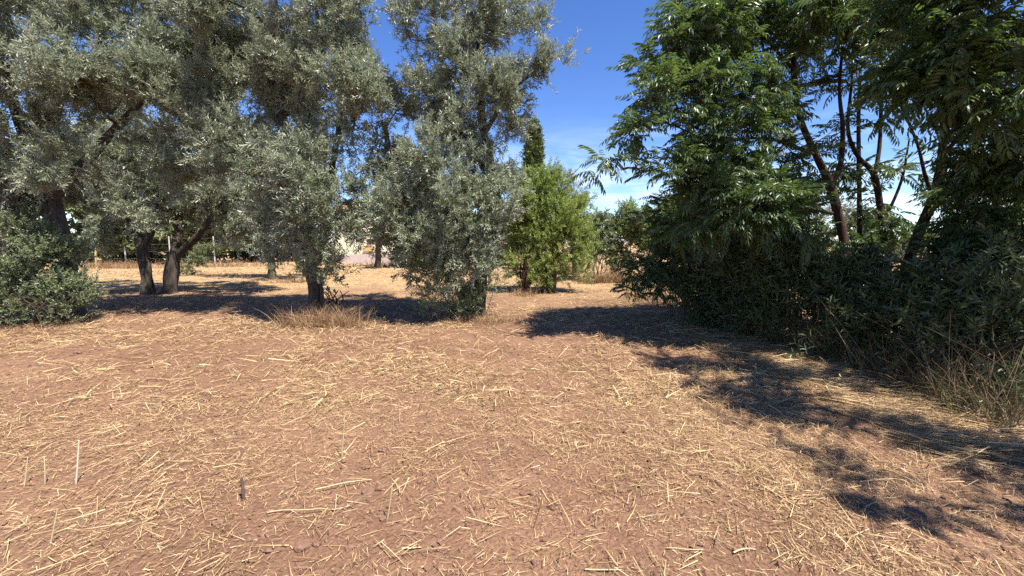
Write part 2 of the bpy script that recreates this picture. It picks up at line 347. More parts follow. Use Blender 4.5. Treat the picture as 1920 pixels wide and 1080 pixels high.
def px_blobs(lst, base):
    out = []
    for b in lst:
        px, py, d, rad = b[:4]; k = b[4] if len(b) > 4 else 1.0
        rv = np.array(rad if isinstance(rad, (tuple, list)) else (rad, rad, rad), float)
        out.append((at(px, py, d) - base, rv, k))
    return out
def px_paths(lst, base, rs=1.0):
    out = []
    for path in lst:
        pts = []; rad = []
        for (px, py, d, r) in path:
            p = at(px, py, d) - base
            if p[2] < .12: p[2] = -.12
            pts.append(p); rad.append(r * rs)
        if pts[0][2] < 0 and len(pts) > 2: rad[0] *= 1.3; pts.insert(1, pts[0] * .72 + pts[1] * .28); rad.insert(1, rad[0] * .5 + rad[1] * .4)
        out.append((pts, rad))
    return out
def olive_tree(label, bx, by, paths, blobs, per=26, shoots=15, nl=18, ll=.098, group='olive trees of the grove', suckers=None, zmin=1.0, seed=1, mat='olive', gn=.28, mats='olive_bark', name='olive_tree', cat='olive tree', up=.3, lw=.26, rs=.8):
    r = np.random.default_rng(seed); base = on_ground(bx, by)
    t = thing(name, label, cat, base, group)
    roots = limbs_of(px_paths(paths, base, rs), 18, gn, t, M[mats], zmin)
    P, O = sites_in(px_blobs(blobs, base), per, .45, r)
    bm = MB(); grow_branches(bm, roots, None, P, tip=.0045, r=r); bm.obj('branches', M[mats], t, smooth=True, kind='stuff')
    cm = MB(); shoots_leaves(cm, P, O, shoots, .30, nl, ll, lw, up=up, r=r); cm.obj('crown', M[mat], t, kind='stuff')
    if suckers:
        P, O = sites_in(px_blobs(suckers, base), 230, .25, r)
        sm = MB(); shoots_leaves(sm, P, O, 9, .24, 14, .055, .32, up=.7, r=r)
        for p in P[::2]:
            q = np.array([p[0] * .45, p[1] * .45, 0.0]); tube(sm, np.array([q, (p + q) / 2 + r.normal(size=3) * .04, p]), [.008, .006, .003], 4, tone=.1)
        sm.obj('root_suckers', M['sucker'], t, kind='stuff', label='low bush of pale green shoots sprouting round the trunk foot')
    return t
def gp(px, py):
    """ground point seen at a photograph pixel"""
    d = 1.0; dy = -(py - 540) / FOC
    fy = math.cos(PITCH) + dy * math.sin(PITCH); fz = -math.sin(PITCH) + dy * math.cos(PITCH)
    y = CAM_H / -fz * fy
    return (px - 960) / FOC * y / fy, y

# ---- the olives in front, left to right
olive_tree('olive at the far left edge, mostly out of frame, dark trunk behind the green bush', *gp(-25, 600),
    [[(-25, 600, 9, .24), (0, 480, 9, .20), (12, 390, 9, .17), (-20, 300, 8.9, .13), (-60, 180, 8.8, .08)],
     [(12, 390, 9, .13), (60, 300, 9.2, .10), (70, 180, 9.3, .06)]],
    [(-60, 60, 8.6, 1.2, .8), (-90, 220, 8.6, 1.1, .6), (25, 70, 8.8, .95), (30, 190, 8.8, .6), (12, 225, 9.2, .5), (-10, 300, 8.7, .7), (-40, -60, 8.8, 1.2, .5), (-30, 380, 8.8, .45)], per=28, seed=11)
olive_tree('big olive with thick leaning trunk rising behind the green bush at left', *gp(132, 598),
    [[(132, 598, 9.3, .27), (122, 500, 9.4, .22), (104, 410, 9.5, .20), (84, 320, 9.6, .19), (96, 230, 9.6, .14), (120, 120, 9.6, .09), (130, -40, 9.6, .05)],
     [(84, 320, 9.6, .14), (40, 240, 9.3, .11), (10, 120, 9.2, .07)], [(96, 380, 9.5, .12), (180, 280, 9.5, .10), (270, 180, 9.6, .08), (330, 60, 9.7, .05)]],
    [(60, 60, 9, 1.4), (200, 40, 9.3, 1.3), (330, 70, 9.5, 1.2), (70, 210, 8.7, .95), (200, 215, 8.9, 1.05), (325, 225, 9.3, 1.0),
     (160, 310, 8.9, .65), (265, 340, 9.2, .75), (20, 300, 8.9, .6), (110, -90, 9.5, 1.3, .45), (280, -90, 9.8, 1.3, .45), (430, -70, 10, 1.1, .6), (410, 50, 9.9, 1.0), (360, 330, 9.5, .6), (265, 140, 9.7, .9), (390, 150, 9.8, .9), (130, 130, 9.4, .8), (300, 20, 9.7, .8)], per=35, seed=12)
olive_tree('olive with two dark V-forked trunks side by side in the shade', *gp(298, 545),
    [[(276, 552, 13.6, .30), (272, 500, 13.6, .24), (262, 450, 13.6, .20), (240, 400, 13.6, .14), (220, 330, 13.6, .08)], [(268, 470, 13.6, .15), (290, 420, 13.6, .12), (300, 350, 13.7, .08)],
     [(318, 545, 13.8, .32), (325, 490, 13.8, .25), (333, 450, 13.8, .20), (336, 380, 13.9, .13), (330, 300, 13.9, .08)], [(333, 478, 13.8, .18), (368, 445, 13.6, .15), (395, 410, 13.5, .11), (430, 350, 13.4, .07)]],
    [(225, 375, 13.3, (1.2, 1.1, .8)), (320, 385, 13.3, (1.2, 1.1, .75)), (415, 390, 13.2, (1.1, 1.0, .75)), (280, 290, 13.8, 1.4), (400, 300, 13.8, 1.4), (470, 345, 13.8, 1.0), (180, 330, 13.8, 1.1), (330, 200, 14, 1.6), (200, 220, 14.5, 1.5), (440, 190, 14.3, 1.5), (430, 430, 13.3, .8), (190, 415, 13.6, .8), (250, 425, 13.8, .6), (370, 425, 13.8, .6), (470, 420, 13.6, .8), (140, 400, 13.8, .9)], per=22, shoots=13, nl=16, ll=.14, seed=13, rs=.62)
olive_tree('olive with stout pale trunk and a dry grass tuft at its foot', *gp(588, 597),
    [[(588, 600, 9.2, .20), (586, 540, 9.2, .155), (575, 490, 9.2, .14), (560, 420, 9.2, .13), (562, 340, 9.2, .12), (545, 270, 9.2, .115), (520, 190, 9.2, .09), (515, 80, 9.2, .06), (520, -60, 9.3, .04)],
     [(577, 500, 9.2, .10), (610, 410, 9.1, .09), (625, 300, 9.0, .08), (640, 180, 8.9, .06), (625, 40, 9.0, .04)],
     [(555, 290, 9.2, .09), (590, 200, 9.1, .07), (600, 80, 9.1, .05), (580, -60, 9.2, .04)], [(600, 530, 9.3, .075), (604, 575, 9.25, .09), (606, 605, 9.25, .10)]],
    [(615, 90, 8.8, .95), (565, -30, 9.2, 1.15, .75), (480, 60, 9.2, 1.1), (470, 10, 9.5, .7), (565, 185, 9.3, .5), (440, 140, 9.5, .7), (545, 130, 9.2, .6), (645, 200, 8.5, .72), (590, 150, 8.8, .6), (552, 245, 8.6, .5), (572, 325, 8.5, .5), (535, 300, 8.8, .4), (480, 150, 9.2, .8), (470, 270, 9.3, .75), (625, 325, 8.3, .72),
     (560, 395, 8.5, .62), (605, 410, 8.5, .5), (595, 455, 8.6, .42), (505, 370, 9.2, .6), (662, 85, 9.1, .45), (630, -30, 9.3, .5), (690, 150, 9.2, .35), (600, 500, 8.8, .3), (622, 480, 8.7, .22), (530, 440, 8.9, .4), (612, 470, 8.7, .25), (550, 470, 8.7, .22), (690, 250, 8.9, .38)], per=52, seed=14, rs=.66)
olive_tree('tall olive with leaning trunk and a bushy skirt of root shoots at its base', *gp(895, 592),
    [[(897, 592, 9.2, .20), (900, 540, 9.2, .15), (905, 485, 9.2, .13), (935, 425, 9.2, .12), (925, 340, 9.2, .11), (905, 240, 9.1, .10), (900, 130, 9.1, .08), (900, 0, 9.1, .05), (890, -100, 9.1, .04)],
     [(903, 500, 9.2, .11), (860, 420, 9.2, .10), (790, 350, 9.3, .09), (740, 310, 9.3, .08), (720, 230, 9.4, .05)], [(925, 340, 9.2, .08), (860, 250, 9.1, .07), (830, 130, 9.1, .05), (810, 0, 9.2, .035)],
     [(908, 250, 9.1, .06), (960, 170, 9.0, .045), (1030, 115, 9.0, .025)]],
    [(850, 40, 9, .95, .7), (930, 15, 9.1, .72, .7), (795, 40, 9.3, .45, .7), (850, -90, 9.2, 1.05, .5), (955, -60, 9, .7, .5), (825, 130, 9, .75, .8), (915, 120, 9, .65, .8), (995, 115, 9, (.40, .35, .25)), (1045, 110, 9, (.20, .2, .14)),
     (765, 160, 9.4, .4, .8), (885, 215, 8.8, .75, .9), (790, 240, 9.2, .75), (935, 200, 9, .40), (968, 235, 9, (.2, .2, .16)), (752, 325, 9.1, .62), (850, 310, 8.6, .95, 1.1), (912, 305, 8.7, .46),
     (785, 410, 8.8, .8, 1.1), (865, 410, 8.4, .72, 1.1), (915, 390, 8.7, .44), (785, 468, 8.9, .45), (752, 395, 9.2, .42), (705, 290, 9.5, .38), (768, 445, 9.0, .5), (795, 485, 8.8, .5), (820, 490, 8.7, .5), (880, 470, 8.6, .4), (1010, 30, 9, (.2, .2, .15)), (1000, 60, 9, (.22, .2, .14))],
    suckers=[(840, 530, 8.7, (.60, .4, .5)), (885, 555, 8.7, (.5, .35, .32)), (850, 480, 8.8, (.3, .3, .3)), (912, 520, 9, (.22, .25, .35))], per=55, seed=15)
# ---- olives and other trees farther back
olive_tree('slim-trunked olive standing alone in the sun behind the front row', *gp(511, 524),
    [[(511, 524, 19, .24), (506, 470, 19, .17), (498, 420, 19, .14), (490, 340, 19, .09)], [(500, 430, 19, .10), (540, 370, 19, .07)]],
    [(440, 395, 19, 1.3), (520, 380, 19, 1.5), (480, 310, 19, 1.6), (590, 400, 19.5, 1.2), (430, 450, 20, .8), (560, 330, 19, 1.6)], per=12, shoots=13, nl=14, ll=.17, seed=16, rs=.7)
olive_tree('olive with short trunk in front of the cream house', *gp(708, 503),
    [[(708, 503, 27, .42), (709, 460, 27, .32), (710, 410, 27, .28), (720, 340, 27, .15)], [(710, 420, 27, .2), (760, 360, 27, .12)]],
    [(745, 370, 26.5, (1.2, 1.5, .9)), (800, 390, 27, 1.7), (760, 320, 27, 2.2), (850, 400, 27, 1.8), (850, 440, 27, 1.0)], per=7, shoots=13, nl=14, ll=.22, seed=17, rs=.45)
olive_tree('silver grey olive crown showing above the bright green bushy trees', *gp(1080, 515),
    [[(1080, 515, 21, .2), (1078, 450, 21, .15), (1075, 380, 21, .1)]],
    [(1078, 385, 21, 1.0), (1050, 420, 21, 1.0), (1100, 430, 20.5, .8), (1020, 380, 21.5, 1.0)], per=14, shoots=12, nl=14, ll=.16, seed=18)
olive_tree('pale olive behind the dark trees at right, seen through the branches', *gp(1430, 510),
    [[(1430, 512, 19, .2), (1435, 420, 19, .15), (1425, 330, 19, .1)]],
    [(1430, 310, 19, 1.5), (1370, 370, 19, 1.3), (1480, 380, 19, 1.4), (1420, 420, 19, 1.5), (1330, 440, 19, 1.2)], per=11, shoots=12, nl=14, ll=.17, seed=19)
olive_tree('low pale olive far behind the leaning trunk at right', *gp(1800, 510),
    [[(1800, 512, 19, .2), (1800, 450, 19, .15), (1810, 380, 19, .1)]],
    [(1790, 400, 19, 1.2), (1850, 380, 19, 1.6), (1740, 450, 19, .9), (1900, 420, 19, 1.5), (1590, 430, 20, 1.1), (1540, 400, 20, 1.0)], per=11, shoots=12, nl=14, ll=.17, seed=20)

# ---- yellow-green bushy trees in the middle distance
def stemmy(base, n, spread, h, r, r0=.02):
    return [([np.array([*(r.normal(size=2) * .10), -.1]), np.array([*(r.normal(size=2) * spread * .4), h * .45]), np.array([*(r.normal(size=2) * spread), h])], [r0, r0 * .8, r0 * .4]) for _ in range(n)]
def bush(name, label, cat, px, py, blobs, mat, per, shoots, length, nl, ll, lw, seed, stems=9, spread=.3, h=1.0, r0=.02, up=.45, tw=0, group=None, bark='twig_bark', paths=None, gn=.1, zmin=.1, jit=.35):
    r = np.random.default_rng(seed); bx, by = gp(px, py); d_ = by; base = on_ground(bx, by); t = thing(name, label, cat, base, group)
    roots = limbs_of(stemmy(base, stems, spread, h, r, r0), 7, gn, t, M[bark], zmin, True)
    if paths: roots = np.vstack([roots, limbs_of(px_paths(paths, base), 14, .2, t, M[bark], zmin)])
    P, O = sites_in(px_blobs(blobs, base), per, .35, r); k_ = P[:, 2] > .06; P, O = P[k_], O[k_]
    bm = MB(); grow_branches(bm, roots, None, P, tip=.0022, rmax=.006 if d_ < 12 else .03, sides=4, r=r); bm.obj('branches', M[bark], t, smooth=True, kind='stuff')
    cm = MB(); shoots_leaves(cm, P, O, shoots, length, nl, ll, lw, up=up, tw=tw, r=r, jit=jit); cm.obj('foliage', M[mat], t, kind='stuff')
    return t
bush('almond_tree', 'yellow-green bushy tree rising from a bundle of brown stems', 'tree', 987, 552,
     [(1000, 350, 14, (.55, .6, .6)), (985, 410, 13.8, (.6, .6, .8)), (1020, 420, 13.8, .8), (985, 480, 13.7, (.55, .5, .6)), (1010, 330, 14, .35), (975, 500, 13.6, .45), (990, 525, 13.6, (.4, .35, .25))], 'almond', 70, 11, .34, 16, .115, .28, 21, stems=16, spread=.28, h=1.5, r0=.028, up=.7, group='bushy trees at the bend of the clearing', bark='ash_bark')
bush('almond_tree', 'yellow-green bushy tree with one thick dark trunk', 'tree', 1029, 550,
     [(1050, 370, 14.2, (.6, .6, .6)), (1060, 420, 14, .8), (1080, 400, 14.4, .55), (1040, 470, 13.9, (.7, .6, .55)), (1075, 460, 14.1, .6), (1085, 440, 14.2, .4), (1030, 505, 13.7, .4), (1075, 500, 13.9, .4)], 'almond', 70, 11, .34, 16, .115, .28, 22, stems=3, h=1.6, up=.65, group='bushy trees at the bend of the clearing',
     bark='olive_bark', paths=[[(1029, 550, 13.9, .22), (1032, 515, 13.9, .17), (1040, 470, 13.9, .12), (1050, 400, 14, .06)]])
# ---- cypress
def cypress(px, d, top, half, label):
    r = np.random.default_rng(5); tip = at(px, top, d); bx, by = tip[0], tip[1]; base = on_ground(bx, by); H = tip[2] - base[2]
    t = thing('cypress_tree', label, 'cypress', base); tm = MB()
    tube(tm, [[0, 0, -.1], [0, 0, H * .5], [0, 0, H * .95]], [.2, .12, .02], 10); tm.obj('trunk', M['olive_bark'], t, smooth=True)
    n = 1300; u = r.random(n); z = .3 + (H - .3) * u; prof = half * np.minimum(1, np.sqrt(np.maximum(0, (1 - u)) * 4.5)) * (.8 + .2 * np.minimum(1, u * 6))
    a = r.random(n) * 6.283; rr = prof * (.72 + .33 * r.random(n)) * (1 + .12 * np.sin(a * 5 + z * 1.7)); P = np.stack([np.cos(a) * rr, np.sin(a) * rr, z], 1)
    O = np.stack([np.cos(a) * .5, np.sin(a) * .5, 0 * a + 1], 1); m = MB(); shoots_leaves(m, P, unit(O), 2, .28, 8, .21, .4, up=.9, spread=.4, r=r); m.obj('crown', M['cypress'], t, kind='stuff')
cypress(1001, 26, 236, .44, 'narrow dark green cypress spire behind the tall olive')

# ---- hedge bushes in the middle distance, left to right
hb = [(1118, 528, [(1118, 470, 18.5, (.7, .7, .9)), (1105, 430, 18.5, .6), (1130, 430, 18.8, .6)], 'hedge', 'pale green bush beside the yellow-green trees, dry grass in front'),
      (1160, 527, [(1160, 460, 18.5, (.8, .7, 1.0)), (1150, 425, 18.5, .6), (1185, 440, 18.2, .7)], 'hedge', 'rounded green bush next to the dark trees, reddish dry stems below'),
      (1215, 525, [(1205, 440, 18, (.7, .7, .9)), (1235, 430, 18, (.9, .8, 1.1)), (1190, 420, 19, .6)], 'almond', 'lighter green bush half hidden by the dark overhanging branches')]
for k, (px, py, bl, mt, lab) in enumerate(hb):
    bush('hedge_bush', lab, 'bush', px, py, bl, mt, 46, 12, .36, 12, .14, .4, 40 + k, stems=12, spread=.4, h=1.2, group='bushes at the far end of the clearing')
# ---- green bush at left
bush('lentisk_bush', 'leafy green bush at the left edge, in front of the leaning olive trunk', 'bush', 85, 612,
     [(100, 480, 8.7, (.6, .45, .38)), (50, 455, 8.9, (.55, .45, .3)), (55, 530, 8.6, (.65, .5, .42)), (115, 545, 8.6, (.42, .4, .34)), (20, 560, 8.5, (.7, .6, .45)), (85, 580, 8.4, (.5, .4, .28)), (-30, 520, 8.7, (.7, .6, .7)), (150, 585, 8.5, (.24, .3, .14)), (10, 400, 9, .4)],
     'lentisk', 110, 11, .26, 13, .070, .42, 50, stems=16, spread=.5, h=.7, r0=.008, up=.55)
# ---- small shrubs under the trees and back left
ss = [(350, 508, [(350, 490, 21, (.6, .6, .6)), (385, 485, 21, (.7, .6, .7))], 'hedge', 'small bush behind the V-forked trunks'),
      (545, 528, [(550, 508, 17.5, (.45, .4, .35))], 'hedge', 'small dry-green shrub right of the slim-trunked olive'),
      (625, 575, [(625, 548, 10.6, (.28, .25, .22))], 'lentisk', 'little green sprout in the shade behind the stout pale trunk'),
      (905, 500, [(908, 462, 24, (.8, .8, 1.0))], 'hedge', 'pink-flowered shrub glimpsed behind the leaning trunk')]
for k, (px, py, bl, mt, lab) in enumerate(ss):
    t = bush('shrub', lab, 'shrub', px, py, bl, mt, 60, 9, .26, 10, .10, .4, 60 + k, stems=8, spread=.2, h=.4)
    if k == 3:
        r = np.random.default_rng(3); P, O = sites_in(px_blobs(bl, np.array(t.location)), 60, .85, r); fm = MB()
        shoots_leaves(fm, P, O, 2, .08, 6, .08, .6, r=r); fm.obj('flowers', M['pink'], t, kind='stuff')
# ---- tree belt beyond the wire fence
r0 = np.random.default_rng(77)
belt = [(-60, 33, 'dark tree beyond the fence at the left edge of the belt'), (60, 34, 'second dark tree from the left edge beyond the fence'), (170, 35, 'dark tree beyond the fence behind the left metal post'), (228, 34, 'dark tree beyond the fence between its two middle posts'), (295, 34, 'dark tree beyond the fence behind the V-forked trunks'),
        (395, 35, 'dark tree beyond the fence just right of the V-forked trunks'), (480, 36, 'dark tree beyond the fence behind the slim-trunked olive'), (545, 37, 'dark tree beyond the fence left of the cream house'),
        (815, 30, 'tree hidden behind the lower left of the tall olive'), (935, 31, 'tree behind the leaning trunk of the tall olive'), (1290, 34, 'tree far behind the dark right-hand shrubs'), (1380, 36, 'tree far behind the pale right-hand olive'), (1640, 38, 'low tree far off between the right-hand trunks'), (1900, 36, 'low tree far off at the right edge')]
for k, (px, d, lab) in enumerate(belt):
    low = 1.0 if k < 8 else .62
    b = at(px, 480, d); bl = []
    for q in range(6):
        bl.append((px + r0.normal() * 32, 470 - (25 + (150 if low == 1 else 55) * r0.random()) * low, d + r0.normal() * .8, (1.3 + r0.random()) * (.75 + .25 * low)))
    bl.append((px, 472, d, (2.8, 1.5, 1.4), 1.6)); bl.append((px + (25 if k < 7 else 0), 440, d, (2.4, 1.5, 1.4) if k < 8 else (2.2, 1.5, .8), 1.4))
    g = gp(px, 495.0); y0 = d; x0 = at(px, 480, d)[0]
    pyb = 540 - FOC * math.tan(PITCH - math.atan(CAM_H / d)) 
    bush('belt_tree', lab, 'tree', px, pyb, bl, 'hedge' if k % 3 else 'shrub', 4.2 if k < 10 else 2.4, 9, .7, 10, .56, .46, 80 + k, stems=4, spread=.5, h=1.8, r0=.09, group='trees beyond the fence')

# ------------------------------------------------------------------ trees with feather-like compound leaves at right
def compound(r, n_pairs, ln, droop, size, fine=True):
    """one feather-like leaf along +X: arching stalk, paired hanging leaflets, an end leaflet"""
    mb = MB(); t = np.linspace(0, 1, 9); sp = np.stack([ln * (t - .12 * droop * t ** 2), .02 * ln * np.sin(t * 5), ln * (.22 * t - droop * t ** 2)], 1)
    w = .0022; v = np.vstack([sp + [0, w, 0], sp - [0, w, 0]]); i = np.arange(8); mb.add(v, np.stack([i, i + 1, i + 10, i + 9], -1), .98)
    P, D, U, S = [], [], [], []
    tan = unit(np.gradient(sp, axis=0)); ts = np.linspace(.24, .95, n_pairs)
    for q, tt in enumerate(ts):
        k = tt * 8; j = min(7, int(k)); p = sp[j] + (sp[j + 1] - sp[j]) * (k - j); T = tan[j]
        for s in (-1, 1):
            if r.random() < .06: continue
            d = T * (.55 + .3 * r.random()) + np.array([0, s, 0]) * .8 + np.array([0, 0, -.32 - .4 * r.random()])
            nrm = np.cross(unit(d), [0, -s, 0]) * -1; nrm = np.array([0, -s * -.25, 1.0]) + r.normal(size=3) * .22
            P.append(p); D.append(d); U.append(nrm); S.append(size * (.75 + .4 * math.sin(math.pi * (.15 + .75 * tt))) * (.85 + .3 * r.random()))
    P.append(sp[-1]); D.append(tan[-1] + [0, 0, -.3]); U.append(np.array([0, 0, 1.])); S.append(size * 1.05)
    P, D, U, S = map(np.array, (P, D, U, S)); D = unit(D); Sd = unit(np.cross(U, D)); Un = np.cross(D, Sd); n = len(P); S = S[:, None]
    W = S * .30; q1 = P + D * S * .30; q2 = P + D * S * .62 - Un * S * .05; tip = P + D * S - Un * S * .16; f = .22
    vv = np.stack([P, q1 + Sd * W * .46 + Un * W * f, q2 + Sd * W * .42 + Un * W * f * .6, tip, q2 - Sd * W * .42 + Un * W * f * .6, q1 - Sd * W * .46 + Un * W * f, q1, q2], 1)
    tone = r.random(n) * .8 + .05
    if not fine:
        ql = P + D * S * .46 - Un * S * .03
        mb.add(np.stack([P, ql - Sd * W * .5 + Un * W * f, tip, ql + Sd * W * .5 + Un * W * f], 1), (np.arange(n)[:, None] * 4 + np.array([0, 1, 2, 0, 2, 3])).reshape(-1, 3), np.repeat(tone, 2)); return mb
    b = np.arange(n)[:, None] * 8
    tri = np.array([0, 6, 1, 0, 5, 6]); qd = np.array([6, 7, 2, 1, 5, 4, 7, 6]); tr2 = np.array([7, 3, 2, 7, 4, 3])
    o = mb.n; mb.add(vv, (b + tri).reshape(-1, 3), np.repeat(tone, 2)); 
    mb.f.append((b + tr2).reshape(-1, 3) + o); mb.t.append(np.repeat(tone, 2).astype(np.float32))
    mb.f.append((b + qd).reshape(-1, 4) + o); mb.t.append(np.repeat(tone, 2).astype(np.float32))
    return mb
rl = np.random.default_rng(99)
LEAFS = [compound(rl, 5 + k % 3, .25 + .02 * k, .25 + .09 * k, .078) for k in range(5)]
LEAF_ME = []
for m in LEAFS:
    me = m.mesh('compound_leaf'); me.materials.append(M['ash']); LEAF_ME.append(me)
LEAF_NP = [(np.concatenate(m.v), m.f, m.t) for m in (compound(rl, 5 + k % 3, .25 + .02 * k, .25 + .09 * k, .086, False) for k in range(5))]
def frames(X, Z):
    X = unit(X); Y = unit(np.cross(Z, X)); Z = np.cross(X, Y); return np.stack([X, Y, Z], -1)
def ash_tree(label, bx, by, paths, blobs, per, seed, leaves_per=8, single=260, zmin=1.2, gn=.10, group='dark trees along the right side', name='ash_tree', cat='tree', scale=1.0, world=None):
    r = np.random.default_rng(seed); base = on_ground(bx, by); t = thing(name, label, cat, base, group)
    
    pp = px_paths(paths, base, .62) if not world else [([np.array(q[:3]) - base for q in w_], [q[3] for q in w_]) for w_ in world[0]]
    bb = px_blobs(blobs, base) if not world else [(np.array(c) - base, np.array([q, q, q * .8]), 1.0) for c, q in world[1]]
    roots = limbs_of(pp, 12, gn, t, M['ash_bark'], zmin)
    P, O = sites_in(bb, per, .25, r, 5) if len(bb) else None
    bm = MB(); grow_branches(bm, roots, None, P, tip=.0038, seg=.2, sides=5, sag=.10, rmax=.035, r=r); bm.obj('branches', M['ash_bark'], t, smooth=True, kind='stuff')
    n = len(P) * leaves_per; C = np.repeat(P, leaves_per, 0) + r.normal(size=(n, 3)) * .05; Out = np.repeat(O, leaves_per, 0)
    D = Out * .55 + unit(r.normal(size=(n, 3)) * [1, 1, .45]) * .9 + [0, 0, .12]; Fm = frames(D, np.array([0, 0, 1.0]) + r.normal(size=(n, 3)) * .25)
    sc = (.75 + .5 * r.random(n)) * scale; var = r.integers(0, 5, n); shade = np.repeat(r.normal(size=len(P)) * .14, leaves_per) + r.normal(size=n) * .06
    dist = np.linalg.norm((C + base) - [0, 0, CAM_H], axis=1) - 6.0 * (r.random(n) < .0)
    w = C + base; tanx = np.abs(w[:, 0] / np.maximum(w[:, 1], .1)); elev = (w[:, 2] - CAM_H) / np.maximum(w[:, 1], .1)
    score = dist + np.where((tanx > 1.15) | (elev > .52) | (elev < -.3), 50, 0)
    own = np.zeros(n, bool); own[np.argsort(score)[:single]] = True
    cm = MB()
    for k in range(5):
        V, F, T = LEAF_NP[k]; ix = np.where((var == k) & ~own)[0]
        if len(ix) == 0: continue
        W = np.einsum('nij,vj->nvi', Fm[ix] * sc[ix, None, None], V) + C[ix, None]; o = cm.n; first = True
        offs = (np.arange(len(ix)) * len(V))[:, None, None]
        for f, tn in zip(F, T):
            tone = np.clip(tn[None] + shade[ix, None], .02, .93).ravel()
            if first: cm.add(W, (f[None] + offs).reshape(-1, f.shape[1]), tone); first = False
            else: cm.f.append((f[None] + offs).reshape(-1, f.shape[1]) + o); cm.t.append(tone.astype(np.float32))
    cm.obj('crown', M['ash'], t, kind='stuff')
    from mathutils import Matrix
    for q in np.where(own)[0]:
        o = bpy.data.objects.new('leaf', LEAF_ME[var[q]]); COL.objects.link(o); o.parent = t
        m3 = Fm[q] * sc[q]; mm = Matrix.Identity(4)
        for a in range(3):
            for b in range(3): mm[a][b] = m3[a, b]
            mm[a][3] = C[q, a]
        o.matrix_basis = mm
    return t
ash_tree('dark leafy tree whose long drooping branches reach left over the clearing', *gp(1588, 566),
    [[(1590, 566, 7.6, .16), (1588, 500, 7.6, .125), (1578, 430, 7.6, .115), (1556, 345, 7.6, .12), (1530, 290, 7.5, .085), (1498, 215, 7.4, .07), (1488, 120, 7.3, .055), (1492, 20, 7.3, .045), (1495, -120, 7.3, .03)],
     [(1556, 345, 7.6, .08), (1575, 310, 7.6, .07), (1580, 240, 7.6, .055), (1574, 160, 7.6, .04), (1585, 40, 7.6, .03), (1590, -80, 7.6, .02)],
     [(1530, 290, 7.5, .05), (1440, 260, 7.2, .035), (1330, 262, 6.9, .026), (1240, 230, 6.7, .016), (1140, 260, 6.4, .004)],
     [(1560, 400, 7.6, .05), (1480, 380, 7.3, .04), (1390, 345, 7.0, .03), (1290, 300, 6.7, .018), (1200, 298, 6.5, .008), (1120, 305, 6.35, .003)],
     [(1488, 130, 7.3, .045), (1420, 60, 7.2, .035), (1340, 20, 7.1, .02), (1260, 30, 7, .012)], [(1495, 210, 7.4, .04), (1440, 130, 7.3, .03), (1420, 0, 7.2, .02), (1400, -120, 7.2, .02)]],
    [(1345, 50, 7, .78), (1420, 10, 7.2, .85), (1268, 120, 6.8, .34), (1340, 150, 7, .62), (1215, 165, 6.6, .28), (1270, 200, 6.6, .42), (1165, 245, 6.4, (.30, .3, .16)), (1120, 290, 6.3, (.24, .25, .15)), (1262, 55, 6.9, .26), (1215, 235, 6.5, (.3, .3, .2)),
     (1360, 250, 6.8, .5), (1420, 200, 7.1, .55), (1290, 320, 6.8, .45), (1380, 330, 6.6, .55), (1450, 350, 6.6, .5), (1300, 390, 6.8, .45), (1380, 410, 6.5, .5), (1460, 420, 6.3, .5), (1500, 330, 6.8, .35, .8), (1250, 330, 6.7, (.4, .35, .25)), (1480, 250, 7.0, .4, .8), (1395, -110, 7.1, .8, .5), (1470, -90, 7.3, .8, .5), (1490, 70, 7.2, .5), (1540, 20, 7.3, .5)], 110, 31, single=300, scale=1.05)
ash_tree('upright tree with slim vertical stems just right of the forked trunk', *gp(1650, 560),
    [[(1655, 560, 7.9, .13), (1662, 500, 7.9, .10), (1655, 430, 7.9, .09), (1640, 330, 7.9, .085), (1610, 295, 7.9, .06), (1590, 240, 7.9, .045), (1598, 130, 7.9, .03), (1600, -60, 7.8, .02)],
     [(1640, 330, 7.9, .06), (1650, 260, 7.9, .05), (1652, 130, 7.8, .04), (1650, -20, 7.8, .025)], [(1612, 540, 8.2, .08), (1612, 420, 8.2, .065), (1610, 280, 8.2, .055), (1612, 150, 8.2, .04), (1625, -20, 8.1, .025)],
     [(1655, 420, 7.9, .045), (1690, 340, 7.8, .035), (1705, 260, 7.7, .02)]],
    [(1600, 20, 7.5, .7), (1650, 90, 7.4, .55), (1600, 130, 7.6, .35), (1560, 90, 7.8, .5), (1640, -80, 7.6, .9), (1640, 200, 7.6, .3), (1690, 330, 7.8, .25), (1560, 250, 8.2, .3), (1620, 390, 8.2, .3), (1680, 150, 7.6, .4), (1500, 200, 8.4, .35), (1545, 300, 8.0, .38, .7), (1615, 320, 7.8, .38, .7), (1700, 380, 7.6, .38, .7), (1530, 420, 7.9, .42), (1640, 430, 7.8, .4, .8), (1735, 310, 7.4, .32, .7), (1580, 470, 7.7, .4), (1690, 470, 7.5, .4)], 60, 32, single=220, scale=1.1)
